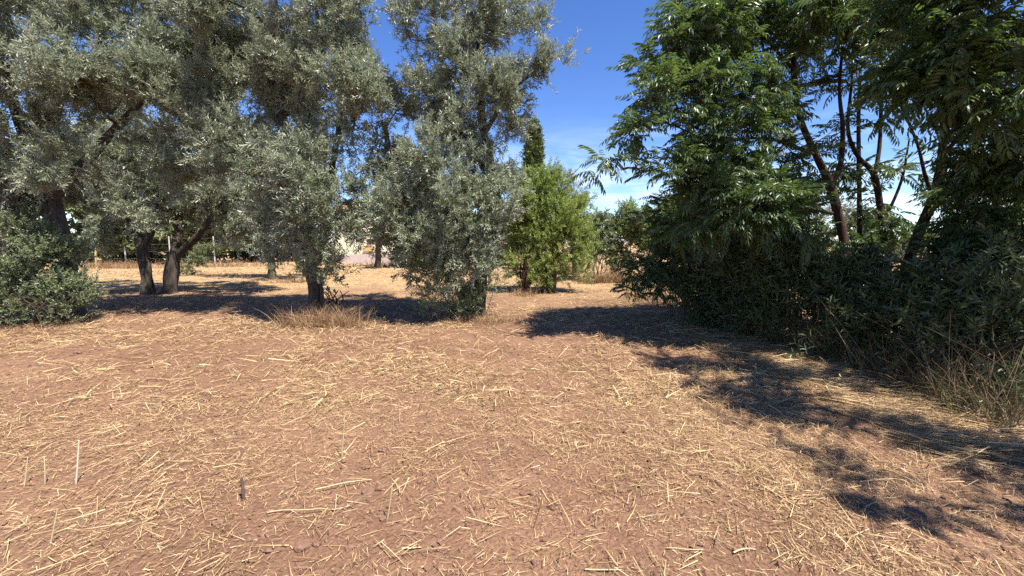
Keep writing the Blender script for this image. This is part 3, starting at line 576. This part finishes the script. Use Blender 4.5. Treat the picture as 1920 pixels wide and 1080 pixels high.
ash_tree('tree with thick leaning reddish trunk and sunlit sprays at upper right', *gp(1682, 560),
    [[(1680, 565, 6.9, .15), (1700, 500, 6.9, .12), (1726, 430, 6.8, .11), (1750, 370, 6.7, .105), (1765, 300, 6.6, .09), (1775, 200, 6.5, .07), (1780, 80, 6.4, .05), (1785, -80, 6.3, .03)],
     [(1750, 370, 6.7, .05), (1735, 330, 6.6, .04), (1720, 270, 6.4, .03), (1690, 200, 6.2, .02)], [(1768, 290, 6.6, .05), (1830, 220, 6.1, .04), (1880, 140, 5.6, .025)], [(1775, 180, 6.5, .045), (1720, 80, 6.1, .03), (1700, -40, 5.9, .02)]],
    [(1715, 60, 5.8, .6), (1820, 70, 5.3, .62), (1790, 170, 5.4, .5), (1710, 190, 5.8, .38), (1870, 190, 5.0, .42), (1770, 250, 5.5, .3), (1890, 30, 5.2, .7), (1800, -90, 5.8, .6), (1850, 280, 5.4, .3), (1700, -60, 6, .7), (1960, 120, 4.9, .7), (1700, 140, 5.6, .3)], 58, 33, single=280, scale=1.25)
ash_tree('dense dark tree filling the right edge below the sunlit sprays', *gp(1905, 610),
    [[(1905, 610, 6.2, .12), (1890, 500, 6.2, .09), (1870, 400, 6.2, .07), (1860, 320, 6.1, .04)], [(1885, 480, 6.2, .06), (1830, 420, 6.1, .04), (1790, 370, 6, .02)]],
    [(1870, 380, 6.0, .6), (1910, 310, 5.6, .5), (1830, 450, 6, .5), (1900, 470, 5.6, .6), (1790, 420, 6.2, .3), (1960, 380, 5.3, .7), (1860, 530, 5.6, .45), (1800, 520, 6, .35), (1920, 560, 5.2, .4)], 120, 34, single=200)
ash_tree('low spreading dark tree at the left end of the thicket, branches to the ground', *gp(1290, 585),
    [[(1290, 585, 9.3, .10), (1285, 520, 9.3, .08), (1280, 450, 9.2, .06), (1270, 380, 9.2, .03)], [(1288, 540, 9.3, .05), (1240, 500, 9.1, .04), (1190, 480, 9, .02)], [(1288, 530, 9.3, .05), (1340, 470, 9.1, .04), (1390, 430, 9, .02)]],
    [(1260, 420, 9.0, .6), (1330, 430, 8.8, .7), (1220, 470, 9.0, .5), (1290, 500, 8.7, .65), (1380, 480, 8.4, .6), (1195, 510, 9.1, (.4, .4, .25)), (1240, 545, 8.9, (.5, .4, .25)), (1340, 550, 8.3, .45), (1180, 550, 9.2, (.25, .3, .12)), (1420, 400, 8.6, .6)], 125, 35, single=120, scale=.9)
ash_tree('tree just beyond the right edge of the frame, its crown shading the near corner', 6.4, .6,
    [[(0, 0, 0, 0)]], [], 54, 36, leaves_per=7, single=0, world=([[(6.4, .6, -.1, .14), (6.2, .7, 1.5, .11), (5.8, 1.0, 3.2, .08), (5.3, 1.3, 4.6, .04)], [(6.0, .9, 2.4, .06), (5.3, 1.6, 3.6, .04), (4.8, 2.2, 4.6, .02)]],
     [((4.3, 1.0, 4.4), .45), ((4.8, 1.9, 4.8), .7), ((5.4, 1.2, 4.9), .8), ((4.2, 2.2, 4.6), .42), ((5.2, .2, 4.6), .6), ((5.1, 2.8, 5.1), .55), ((4.0, 3.1, 4.6), .5), ((4.4, 3.7, 4.9), .55), ((3.9, 4.2, 4.8), .45), ((6.2, 3.2, 4.6), .8), ((6.7, 4.2, 5.0), .8), ((3.6, 5.0, 5.2), .4), ((5.4, 3.4, 4.1), .6), ((5.0, 3.0, 4.3), .5), ((4.7, 4.0, 4.6), .5), ((5.3, 4.3, 4.9), .55)]))
# ---- undergrowth of the thicket
ug = [(1350, 598, [(1340, 530, 8.0, (.7, .5, .6)), (1370, 575, 7.7, (.6, .4, .35))], 'leafy undergrowth shrub at the left end of the thicket, dry stems showing'),
      (1440, 622, [(1430, 520, 7.1, (.6, .5, .65)), (1450, 590, 6.9, (.55, .4, .35)), (1400, 490, 7.4, .55)], 'dark undergrowth shrub below the hanging pale leaf sprays'),
      (1530, 650, [(1510, 550, 6.7, (.55, .5, .5)), (1560, 520, 6.8, (.5, .4, .4)), (1480, 480, 7, .5), (1540, 610, 6.3, (.5, .35, .3))], 'dark undergrowth shrub under the forked trunk'),
      (1625, 690, [(1620, 560, 6.0, (.5, .4, .4)), (1660, 600, 5.7, (.5, .4, .4)), (1610, 640, 5.6, (.5, .35, .28))], 'undergrowth shrub in front of the slim vertical stems'),
      (1730, 730, [(1730, 570, 5.4, (.5, .45, .45)), (1770, 640, 5.0, (.5, .4, .4)), (1710, 670, 5.1, (.5, .35, .28))], 'undergrowth shrub at the foot of the leaning trunk'),
      (1840, 770, [(1840, 590, 4.8, (.55, .45, .45)), (1880, 670, 4.4, (.5, .4, .4)), (1800, 690, 4.6, (.5, .35, .3)), (1910, 560, 4.8, .45), (1900, 740, 4.2, (.45, .3, .2))], 'undergrowth shrub nearest the viewer at the right edge')]
for k, (px, py, bl, lab) in enumerate(ug):
    bush('thicket_shrub', lab, 'shrub', px, py, bl, 'shrub', 105, 11, .32, 11, .120, .27, 120 + k, stems=9, spread=.35, h=.8, r0=.005, up=.25, tw=.35, group='undergrowth of the thicket', bark='twig_bark')

# ------------------------------------------------------------------ dry grass, straw and soil on the ground
def blades(mb, P, D, ln, w, bend, tone, r, seg=3, flat=False):
    """bent blades: tapering strips of seg quads"""
    n = len(P); D = unit(D); side = unit(np.cross(D, np.array([0, 0, 1.]) + r.normal(size=(n, 3)) * .5))
    t = np.linspace(0, 1, seg + 1); C = P[:, None] + D[:, None] * (ln[:, None] * t)[..., None] + bend[:, None] * (ln[:, None] * t ** 2)[..., None]
    wd = w[:, None] * (1 - .75 * t ** 2) * .5
    A = C + side[:, None] * wd[..., None]; B = C - side[:, None] * wd[..., None]
    v = np.concatenate([A, B], 1); i = np.arange(seg); f = np.stack([i, i + 1, i + seg + 2, i + seg + 1], -1)
    mb.add(v, (np.arange(n)[:, None, None] * (2 * seg + 2) + f[None]).reshape(-1, 4), np.repeat(tone, seg))
def tuft(name, label, px, py, n, rad, h, mat, seed, lean=.35, group=None, w=.005, cat='dry grass'):
    r = np.random.default_rng(seed); bx, by = gp(px, py); base = on_ground(bx, by); mb = MB()
    xy = r.normal(size=(n, 2)) * np.array(rad) * .5; P = np.stack([xy[:, 0], xy[:, 1], ground_z(bx + xy[:, 0], by + xy[:, 1]) - base[2] - .01], 1)
    D = np.stack([r.normal(size=n) * lean, r.normal(size=n) * lean, np.ones(n)], 1); b = r.normal(size=(n, 3)) * .3; b[:, 2] = -.15 - .35 * r.random(n)
    blades(mb, P, D, h * (.35 + .8 * r.random(n)), w * (.6 + .8 * r.random(n)), b, .1 + .85 * r.random(n), r, 4)
    o = thing(name, label, cat, base, group); mb.obj('blades', M[mat], o, kind='stuff'); return o
tf = [(590, 612, 900, (.75, .35), .62, 'tall dry grass tuft round the stout pale olive trunk', 'drygrass'), (640, 612, 500, (.45, .3), .5, 'dry grass tuft right of the stout pale trunk, beside its small shadow', 'drygrass'),
      (905, 606, 420, (.6, .3), .34, 'dry grass at the foot of the leaning olive trunk', 'drygrass'), (955, 604, 160, (.4, .3), .28, 'thin dry grass tuft just right of the tall olive', 'drygrass'), (830, 600, 200, (.5, .25), .25, 'dry grass fringe in front of the root shoots', 'drygrass'),
      (985, 555, 200, (.5, .3), .4, 'dry grass at the bundle of brown stems', 'drygrass'), (540, 598, 180, (.35, .25), .32, 'thin dry stalks left of the stout pale trunk', 'drygrass'), (60, 625, 300, (1.2, .35), .26, 'dry grass fringe along the foot of the left green bush', 'drygrass'),
      (1115, 530, 500, (.9, .4), .8, 'tall dry grass below the pale green hedge bush', 'drygrass'), (1160, 530, 500, (.8, .4), .9, 'tall dry reddish stalks below the rounded green bush', 'deadstem'), (545, 530, 250, (.8, .5), .45, 'dry grass round the small dry-green shrub', 'drygrass'),
      (180, 503, 500, (2.4, .8), .7, 'dry grass along the fence by the pale stake', 'drygrass'), (240, 503, 500, (2.4, .8), .8, 'dry grass along the fence by the right metal post', 'drygrass'), (420, 500, 600, (4, .9), .8, 'dry grass in the sun beyond the V-forked trunks', 'drygrass'), (760, 500, 600, (3, .9), .8, 'dry scrub in front of the low pinkish wall', 'deadstem')]
for k, (px, py, n, rad, h, lab, mt) in enumerate(tf):
    far = max(1, gp(px, py)[1] / 9.0)
    tuft('dry_grass_tuft', lab, px, py, n, rad, h, mt, 200 + k, w=.006 * far)
# dead stems and grass massed along the foot of the thicket
r = np.random.default_rng(300); mb = MB(); edge = np.array([gp(*p) for p in [(1170, 560), (1300, 600), (1430, 640), (1560, 680), (1720, 740), (1900, 810)]])
seg = r.integers(0, 5, 5200); u = r.random(5200); e = edge[seg] * (1 - u[:, None]) + edge[seg + 1] * u[:, None]
inward = np.abs(r.normal(size=5200)) * .55 - .12; xy = e + np.stack([inward * .85, inward * .55], 1)
P = np.stack([xy[:, 0], xy[:, 1], ground_z(xy[:, 0], xy[:, 1]) - .01], 1); D = np.stack([r.normal(size=5200) * .5, r.normal(size=5200) * .5, .9 + 0 * u], 1)
bd = r.normal(size=(5200, 3)) * .35; bd[:, 2] -= .25
blades(mb, P, D, .18 + .62 * r.random(5200) ** 1.6, .003 + .004 * r.random(5200), bd, r.random(5200) ** 1.4 * .9, r, 4)
o = mb.obj('dead_stems', M['deadstem'], kind='stuff'); o['label'] = 'tangle of dry brown stems along the foot of the right-hand thicket'; o['category'] = 'dry stems'
mb = MB(); n = 1300; seg = r.integers(2, 5, n); u = r.random(n); e = edge[seg] * (1 - u[:, None]) + edge[seg + 1] * u[:, None]; inward = np.abs(r.normal(size=n)) * .5 - .05
xy = e + np.stack([inward * .9, inward * .4], 1); P = np.stack([xy[:, 0], xy[:, 1], ground_z(xy[:, 0], xy[:, 1]) - .01], 1); D = np.stack([r.normal(size=n) * .45 - .15, r.normal(size=n) * .45, .9 + 0 * u], 1)
bd = r.normal(size=(n, 3)) * .3; bd[:, 2] -= .35; blades(mb, P, D, .2 + .4 * r.random(n), .006 + .006 * r.random(n), bd, r.random(n) * .9, r, 4)
o = mb.obj('green_grass', M['shrub'], kind='stuff'); o['label'] = 'tall shaded green grass at the foot of the thicket on the right'; o['category'] = 'grass'

# mown straw: density follows patches and the swath edge beside the thicket
def straw_density(x, y):
    p = vnoise(x * .55 + 3, y * .55, 41) * .55 + vnoise(x * 1.7, y * 1.7, 42) * .45 
    p = np.clip((p - .30) * 2.6, .08, 1.0)
    bare = np.exp(-(((x + 1.0) / 1.3) ** 2 + ((y - 2.3) / .9) ** 2)) + .4 * np.exp(-(((x + .6) / 1.6) ** 2 + ((y - 6.8) / .9) ** 2)) + .6 * np.exp(-(((x - 1.6) / .6) ** 2 + ((y - 2.2) / .5) ** 2))
    swath = np.exp(-((x - (1.75 + (3.2 - y) * .12)) / .5) ** 2) * (y < 6.5) + np.exp(-((y - 8.6) / .7) ** 2) * .8 + np.exp(-(((x + 3.0) / 1.2) ** 2 + ((y - 4) / 1.2) ** 2)) * .5 + np.exp(-(((x - 3.0) / .9) ** 2 + ((y - 4.2) / 1.6) ** 2))
    arcs = .5 + .5 * np.sin(np.hypot(x - 7.5, (y - 9.5) * 1.15) * 4.6 + vnoise(x, y, 44) * 1.2)
    p = p * (.62 + .5 * arcs)
    return np.clip(p * (1 - .75 * np.clip(bare, 0, 1)) + .6 * swath, .26, 1.3)
def scatter(n, ylo, yhi, r, power=1.0):
    y = ylo + (yhi - ylo) * r.random(n * 3) ** power; x = (r.random(n * 3) * 2 - 1) * (1.28 * y + .6)
    keep = r.random(n * 3) * 1.3 < straw_density(x, y); x, y = x[keep][:n], y[keep][:n]; return x, y
r = np.random.default_rng(400); mb = MB()
def lay(n, ylo, yhi, lmin, lmax, wmin, wmax, tilt, lift, power, seg=1, curve=.0, lp=2.0):
    x, y = scatter(n, ylo, yhi, r, power); n = len(x)
    cl = r.random(n) < .5; m = max(4, n // 16); w = r.integers(0, m, n); cx, cy = x[:m], y[:m]; sp = .03 + .012 * cy[w]
    x = np.where(cl, cx[w] + r.normal(size=n) * sp, x); y = np.where(cl, np.maximum(1.35, cy[w] + r.normal(size=n) * sp), y)
    flow = vnoise(x * .4, y * .4, 51) * 5.0 + .3; a = np.where(cl, (r.random(m) * 6.3)[w] + r.normal(size=n) * .55, flow + r.normal(size=n) * 1.1)
    ln = lmin + (lmax - lmin) * r.random(n) ** lp; tl = r.normal(size=n) * tilt
    D = np.stack([np.cos(a) * np.cos(tl), np.sin(a) * np.cos(tl), np.sin(tl)], 1)
    z = ground_z(x, y) + .004 + lift * r.random(n) ** 2 + np.abs(np.sin(tl)) * ln * .45
    P = np.stack([x, y, z], 1) - D * ln[:, None] * .5
    bend = r.normal(size=(n, 3)) * curve; bend[:, 2] = -np.abs(bend[:, 2]) * .4
    w = wmin + (wmax - wmin) * r.random(n); tone = np.clip(.02 + .93 * r.random(n) ** 1.05, 0, .95)
    blades(mb, P, D, ln, w, bend, tone, r, seg)
lay(118000, 1.4, 5.4, .008, .065, .0018, .0042, .28, .014, .75, lp=1.4)
lay(17000, 1.4, 6.5, .05, .22, .0027, .0054, .14, .028, .8, 2, .10)
lay(900, 1.4, 7.0, .12, .34, .003, .0058, .10, .03, .8, 2, .06, 1.8)
lay(60000, 4.0, 11.5, .03, .16, .0044, .0085, .22, .03, .8)
lay(16000, 4.0, 12.0, .12, .34, .0055, .0105, .18, .05, .8, 2, .10)
lay(28000, 10.0, 24.0, .06, .26, .0085, .016, .25, .05, .8)
lay(16000, 20.0, 34.0, .12, .4, .016, .03, .3, .08, .9)
o = mb.obj('mown_straw', M['straw'], kind='stuff'); o['label'] = 'mown dry straw strewn over the reddish soil'; o['category'] = 'straw'
# long straw lying thick in the shade beside the thicket
mb = MB(); n = 9000; seg = r.integers(0, 5, n); u = r.random(n); e = edge[seg] * (1 - u[:, None]) + edge[seg + 1] * u[:, None]; off = r.random(n) * 1.5 - .2
xy = e - np.stack([off * .8, off * .5], 1); a = 2.55 + r.normal(size=n) * .45; ln = .15 + .5 * r.random(n) ** 1.6; tl = r.normal(size=n) * .12
D = np.stack([np.cos(a) * np.cos(tl), np.sin(a) * np.cos(tl), np.sin(tl)], 1); P = np.stack([xy[:, 0], xy[:, 1], ground_z(xy[:, 0], xy[:, 1]) + .01 + .06 * r.random(n) ** 1.5], 1) - D * ln[:, None] * .5
bd = r.normal(size=(n, 3)) * .12; bd[:, 2] = -.05; blades(mb, P, D, ln, .003 + .004 * r.random(n), bd, r.random(n) * .9, r, 3)
o = mb.obj('long_straw', M['straw'], kind='stuff'); o['label'] = 'thick mat of long straw raked beside the dark thicket'; o['category'] = 'straw'
# crumbs of soil
mb = MB(); n = 7000; y = 1.5 + 6.5 * r.random(n) ** 1.3; x = (r.random(n) * 2 - 1) * (1.25 * y + .4); s = .004 + .018 * r.random(n) ** 3
oc = np.array([[1, 0, 0], [0, 1, 0], [-1, 0, 0], [0, -1, 0], [0, 0, 1], [0, 0, -1]], float); fc = np.array([[0, 1, 4], [1, 2, 4], [2, 3, 4], [3, 0, 4], [1, 0, 5], [2, 1, 5], [3, 2, 5], [0, 3, 5]])
V = oc[None] * (s[:, None] * (.6 + .8 * r.random((n, 6))))[..., None] + r.normal(size=(n, 6, 3)) * s[:, None, None] * .25; V[..., 2] *= .8
V += np.stack([x, y, ground_z(x, y) + s * .3], 1)[:, None]
mb.add(V, (np.arange(n)[:, None, None] * 6 + fc[None]).reshape(-1, 3)); o = mb.obj('soil_crumbs', M['clod'], kind='stuff', smooth=False); o['label'] = 'small crumbs of reddish soil between the straw'; o['category'] = 'soil'
ico_v = None
import bmesh
_b = bmesh.new(); bmesh.ops.create_icosphere(_b, subdivisions=2, radius=1); ico_v = np.array([v.co[:] for v in _b.verts]); ico_f = np.array([[v.index for v in f.verts] for f in _b.faces]); _b.free()
mb = MB(); n = 420; y = 1.6 + 4.5 * r.random(n) ** 1.2; x = (r.random(n) * 2 - 1) * (1.2 * y + .3); keep = straw_density(x, y) < .75; x, y = x[keep], y[keep]; n = len(x); s_ = .009 + .022 * r.random(n) ** 2.2
k_ = 1 + .8 * (vnoise(ico_v[None, :, 0] * 2 + x[:, None] * 9, ico_v[None, :, 1] * 2 + ico_v[None, :, 2] * 1.5 + y[:, None] * 7, 71) - .5) + .55 * (vnoise(ico_v[None, :, 0] * 5 + x[:, None] * 9, ico_v[None, :, 1] * 5 + ico_v[None, :, 2] * 4, 72) - .5)
V = ico_v[None] * (s_[:, None] * k_)[..., None] * np.array([1.2, 1.0, .62]) + np.stack([x, y, ground_z(x, y) + s_ * .08], 1)[:, None]
mb.add(V, (np.arange(n)[:, None, None] * len(ico_v) + ico_f[None]).reshape(-1, 3)); o = mb.obj('soil_lumps', M['clod'], kind='stuff'); o['label'] = 'lumps of dry reddish soil scattered over the bare patches'; o['category'] = 'soil'
# fallen leaves under the trees
mb = MB(); n = 5200; q = r.integers(0, 6, n); cc = np.array([gp(588, 597), gp(850, 592), gp(298, 545), gp(132, 598), gp(1500, 650), gp(1800, 760)])[q]; x = cc[:, 0] + r.normal(size=n) * 1.3; y = np.maximum(1.8, cc[:, 1] + r.normal(size=n) * .9)
a = r.random(n) * 6.3; D = np.stack([np.cos(a), np.sin(a), r.normal(size=n) * .2], 1); sz = .04 + .05 * r.random(n)
leaves(mb, np.stack([x, y, ground_z(x, y) + .012 + .02 * r.random(n)], 1), D, np.array([0, 0, 1.]) + r.normal(size=(n, 3)) * .35, sz, sz * .28, r.random(n) * .7)
o = mb.obj('fallen_leaves', M['deadstem'], kind='stuff'); o['label'] = 'small brown fallen leaves strewn under the trees'; o['category'] = 'leaf litter'
# clods one can tell apart
import bmesh
def clod(px, py, size, label, seed):
    rr = np.random.default_rng(seed); bm = bmesh.new(); bmesh.ops.create_icosphere(bm, subdivisions=3, radius=1)
    for v in bm.verts:
        c = v.co; k = 1 + .35 * (vnoise(np.array(c.x * 1.7 + seed), np.array(c.y * 1.7 + c.z), 61) - .5) + .3 * (vnoise(np.array(c.x * 4 + seed), np.array(c.y * 4 + c.z * 3), 62) - .5)
        v.co = Vector((c.x * size * k * 1.2, c.y * size * k, c.z * size * k * .75))
    me = bpy.data.meshes.new('clod'); bm.to_mesh(me); bm.free(); o = link('soil_clod', me, M['clod']); x, y = gp(px, py); o.location = (x, y, float(ground_z(x, y)) + size * .3)
    o.rotation_euler = (0, 0, rr.random() * 6); tag(o, label, 'clod', 'soil clods in front')
for k, (px, py, s, lab) in enumerate([(565, 1020, .036, 'largest flat soil clod at the front, lower left of centre'), (593, 1014, .020, 'small round clod just right of the largest clod'), (712, 912, .028, 'round clod right of the upper bent twig'), (688, 918, .036, 'broad low clod at the right end of the upper twig'),
        (787, 900, .016, 'small clod below the crossed straws'), (544, 922, .022, 'dark upright clod left of the upper twig'), (193, 988, .014, 'small clod between thin straws at lower left'), (585, 1008, .012, 'tiny clod behind the largest clod')]): clod(px, py, s, lab, 500 + k)
# single stalks and twigs that stand out
def stalk(name, label, pts, rad, mat, cat='straw'):
    p0 = on_ground(*gp(*pts[0][:2])); P = []
    for (px, py, up) in pts:
        x, y = gp(px, py); P.append(np.array([x, y, float(ground_z(x, y)) + up]) - p0)
    mb = MB(); p, q = smooth_path(P, np.linspace(rad, rad * .8, len(P)), .04); p = p + np.random.default_rng(int(pts[0][0])).normal(size=p.shape) * .0012; tube(mb, p, q, 6, .25, pts[0][0]); o = mb.obj(name, M[mat], smooth=True); o.location = tuple(p0); tag(o, label, cat)
def upright(name, label, px, py, tip_px, tip_py, rad, mat, cat='straw'):
    x, y = gp(px, py); p0 = on_ground(x, y); tip = at(tip_px, tip_py, y + .02) - p0; mb = MB()
    p, q = smooth_path([np.array([0, 0, -.03]), tip * .5 + [.004, 0, 0], tip], [rad, rad, rad * .85], .04); tube(mb, p, q, 7, .05, px); o = mb.obj(name, M[mat], smooth=True); o.location = tuple(p0); tag(o, label, cat)
upright('straw_stalk', 'tallest white straw stalk standing upright at left', 140, 897, 148, 826, .0055, 'white_straw')
upright('straw_stalk', 'short white straw stalk standing left of the tallest one', 82, 895, 83, 857, .0042, 'pale_straw')
upright('straw_stalk', 'slanted pale straw stalk standing in front of the tallest one', 91, 1010, 108, 954, .004, 'pale_straw')
upright('straw_stalk', 'thin stalk standing near the left edge beside the short white one', 43, 897, 52, 858, .004, 'pale_straw')
upright('straw_stalk', 'thin leaning stalk standing near the centre of the foreground', 640, 858, 646, 778, .004, 'pale_straw')
upright('straw_stalk', 'bent pale stalk standing upright near the lower centre', 724, 975, 736, 906, .0035, 'pale_straw')
upright('woody_stub', 'dark woody stub poking out of the soil at left', 456, 930, 453, 896, .010, 'dark_stub', 'stub')
stalk('twig', 'upper bent pale twig lying across bare soil left of centre', [(592, 918, .03), (650, 908, .035), (697, 897, .02)], .0038, 'pale_straw', 'twig')
stalk('twig', 'long lower pale twig lying across bare soil left of centre', [(500, 956, .012), (530, 953, .02), (560, 954, .03), (600, 950, .026), (628, 953, .02), (655, 947, .015)], .0034, 'pale_straw', 'twig')
stalk('straw_stalk', 'long orange straw lying slantwise at lower right', [(1430, 915, .012), (1470, 934, .02), (1500, 950, .015)], .0045, 'stake')
stalk('straw_stalk', 'thick pale straw lying level at the bottom right of centre', [(1096, 1070, .01), (1130, 1071, .015), (1165, 1074, .01)], .004, 'pale_straw')
stalk('straw_stalk', 'pale straw pointing up and right at lower right, bare soil round it', [(1375, 1042, .012), (1395, 1036, .02), (1418, 1030, .012)], .0045, 'pale_straw')
stalk('straw_stalk', 'long straw crossing level at the lower centre right', [(1250, 1034, .012), (1285, 1036, .02), (1318, 1037, .012)], .003, 'pale_straw')
stalk('straw_stalk', 'thick straw lying level below the bent upright stalk', [(755, 1027, .01), (770, 1027, .012), (790, 1026, .01)], .0045, 'pale_straw')

# ------------------------------------------------------------------ house, low wall, fence
def box(mb, a, b):
    a = np.array(a, float); b = np.array(b, float); v = np.array([[x, y, z] for z in (a[2], b[2]) for y in (a[1], b[1]) for x in (a[0], b[0])])
    mb.add(v, np.array([[0, 2, 3, 1], [4, 5, 7, 6], [0, 1, 5, 4], [2, 6, 7, 3], [0, 4, 6, 2], [1, 3, 7, 5]]))
HY = 40.0
def hp(px, py): p = at(px, py, HY); return p[0], p[2]
hx0, _ = hp(628, 440); hx1, hz1 = hp(790, 385)
H = thing('house', 'cream rendered house glimpsed between the olives, brown window', 'house', (hx0, HY, 0))
def hpart(name, mat, *boxes, parent=H):
    mb = MB()
    for a, b in boxes: box(mb, a, b)
    return mb.obj(name, M[mat], parent)
W_ = hx1 - hx0; HZ = 4.6
wx0, wz0 = hp(687, 459); wx1, wz1 = hp(695.5, 448); wx0 -= hx0; wx1 -= hx0
dx0, dz0 = hp(683, 470); dx1, dz1 = hp(701, 464); dx0 -= hx0; dx1 -= hx0
hpart('wall', 'plaster', ((0, 0, -.2), (wx0, .3, HZ)), ((wx0, 0, -.2), (wx1, .3, wz0)), ((wx0, 0, wz1), (wx1, .3, HZ)), ((wx1, 0, -.2), (W_, .3, HZ)), ((0, .3, -.2), (.3, 8, HZ)), ((W_ - .3, .3, -.2), (W_, 8, HZ)), ((.3, 7.7, -.2), (W_ - .3, 8, HZ)))
wn = hpart('window', 'wood', ((wx0, .05, wz0), (wx0 + .08, .2, wz1)), ((wx1 - .08, .05, wz0), (wx1, .2, wz1)), ((wx0 + .08, .05, wz1 - .08), (wx1 - .08, .2, wz1)), ((wx0 + .08, .05, wz0), (wx1 - .08, .2, wz0 + .08)))
hpart('pane', 'glass', ((wx0 + .08, .12, wz0 + .08), (wx1 - .08, .15, wz1 - .08)), parent=wn)
hpart('sill', 'white_plaster', ((wx0 - .1, -.10, wz0 - .08), (wx1 + .1, -.003, wz0)), parent=wn)
hpart('planter_box', 'orange_wood', ((dx0, -.5, dz0), (dx1, -.1, dz1)))
rf = MB(); rv = np.array([[-.5, -.5, HZ], [W_ + .5, -.5, HZ], [W_ + .5, 8.5, HZ], [-.5, 8.5, HZ], [2.5, 4, HZ + 1.5], [W_ - 2.5, 4, HZ + 1.5]])
rf.add(rv, np.array([[0, 1, 5, 4], [2, 3, 4, 5]])); rf.add(rv, np.array([[1, 2, 5], [3, 0, 4]])); rf.obj('roof', M['roof'], H)
hpart('terrace', 'white_plaster', ((-1, -4, -.2), (W_ + 1, -.505, .55)))
wa = at(640, 490, 33); wb2 = at(900, 490, 33)
mb = MB(); box(mb, (0, 0, -.2), (wb2[0] - wa[0], .3, .72)); o = mb.obj('garden_wall', M['pinkwall']); o.location = (wa[0], 33, 0); tag(o, 'low pinkish garden wall in front of the cream house', 'wall')
mb = MB(); F = thing('wire_fence', 'thin metal posts with wire at the back left, dark trees behind', 'fence', (at(120, 490, 31)[0], 31, 0))
fx = [at(p, 490, 31)[0] - F.location.x for p in (70, 153, 236, 320, 403)]
for x in fx:
    mb = MB(); tube(mb, [[x, 0, -.2], [x, 0, 1.0], [x, 0, 2.05]], [.045, .045, .045], 8); mb.obj('post', M['metal'], F, smooth=True)
for z in (.5, 1.0, 1.5, 1.95):
    mb = MB(); tube(mb, [[x, -.05, z - .03 * (k % 2)] for k, x in enumerate(np.linspace(fx[0], fx[-1], 17))], [.003] * 17, 4); mb.obj('wire', M['metal'], F, smooth=True)
x, y = gp(181, 503); mb = MB(); tube(mb, [[0, 0, -.1], [.02, 0, .6], [.05, 0, 1.25]], [.06, .055, .05], 7, .2); o = mb.obj('wooden_stake', M['stake']); o.location = tuple(on_ground(x, y)); tag(o, 'short yellowish wooden stake leaning by the left metal fence post', 'stake')
print('TRIS', sum(sum(max(0, p.loop_total - 2) for p in m.polygons) if len(m.polygons) < 1 else int(len(m.loops) - 2 * len(m.polygons)) for m in bpy.data.meshes))
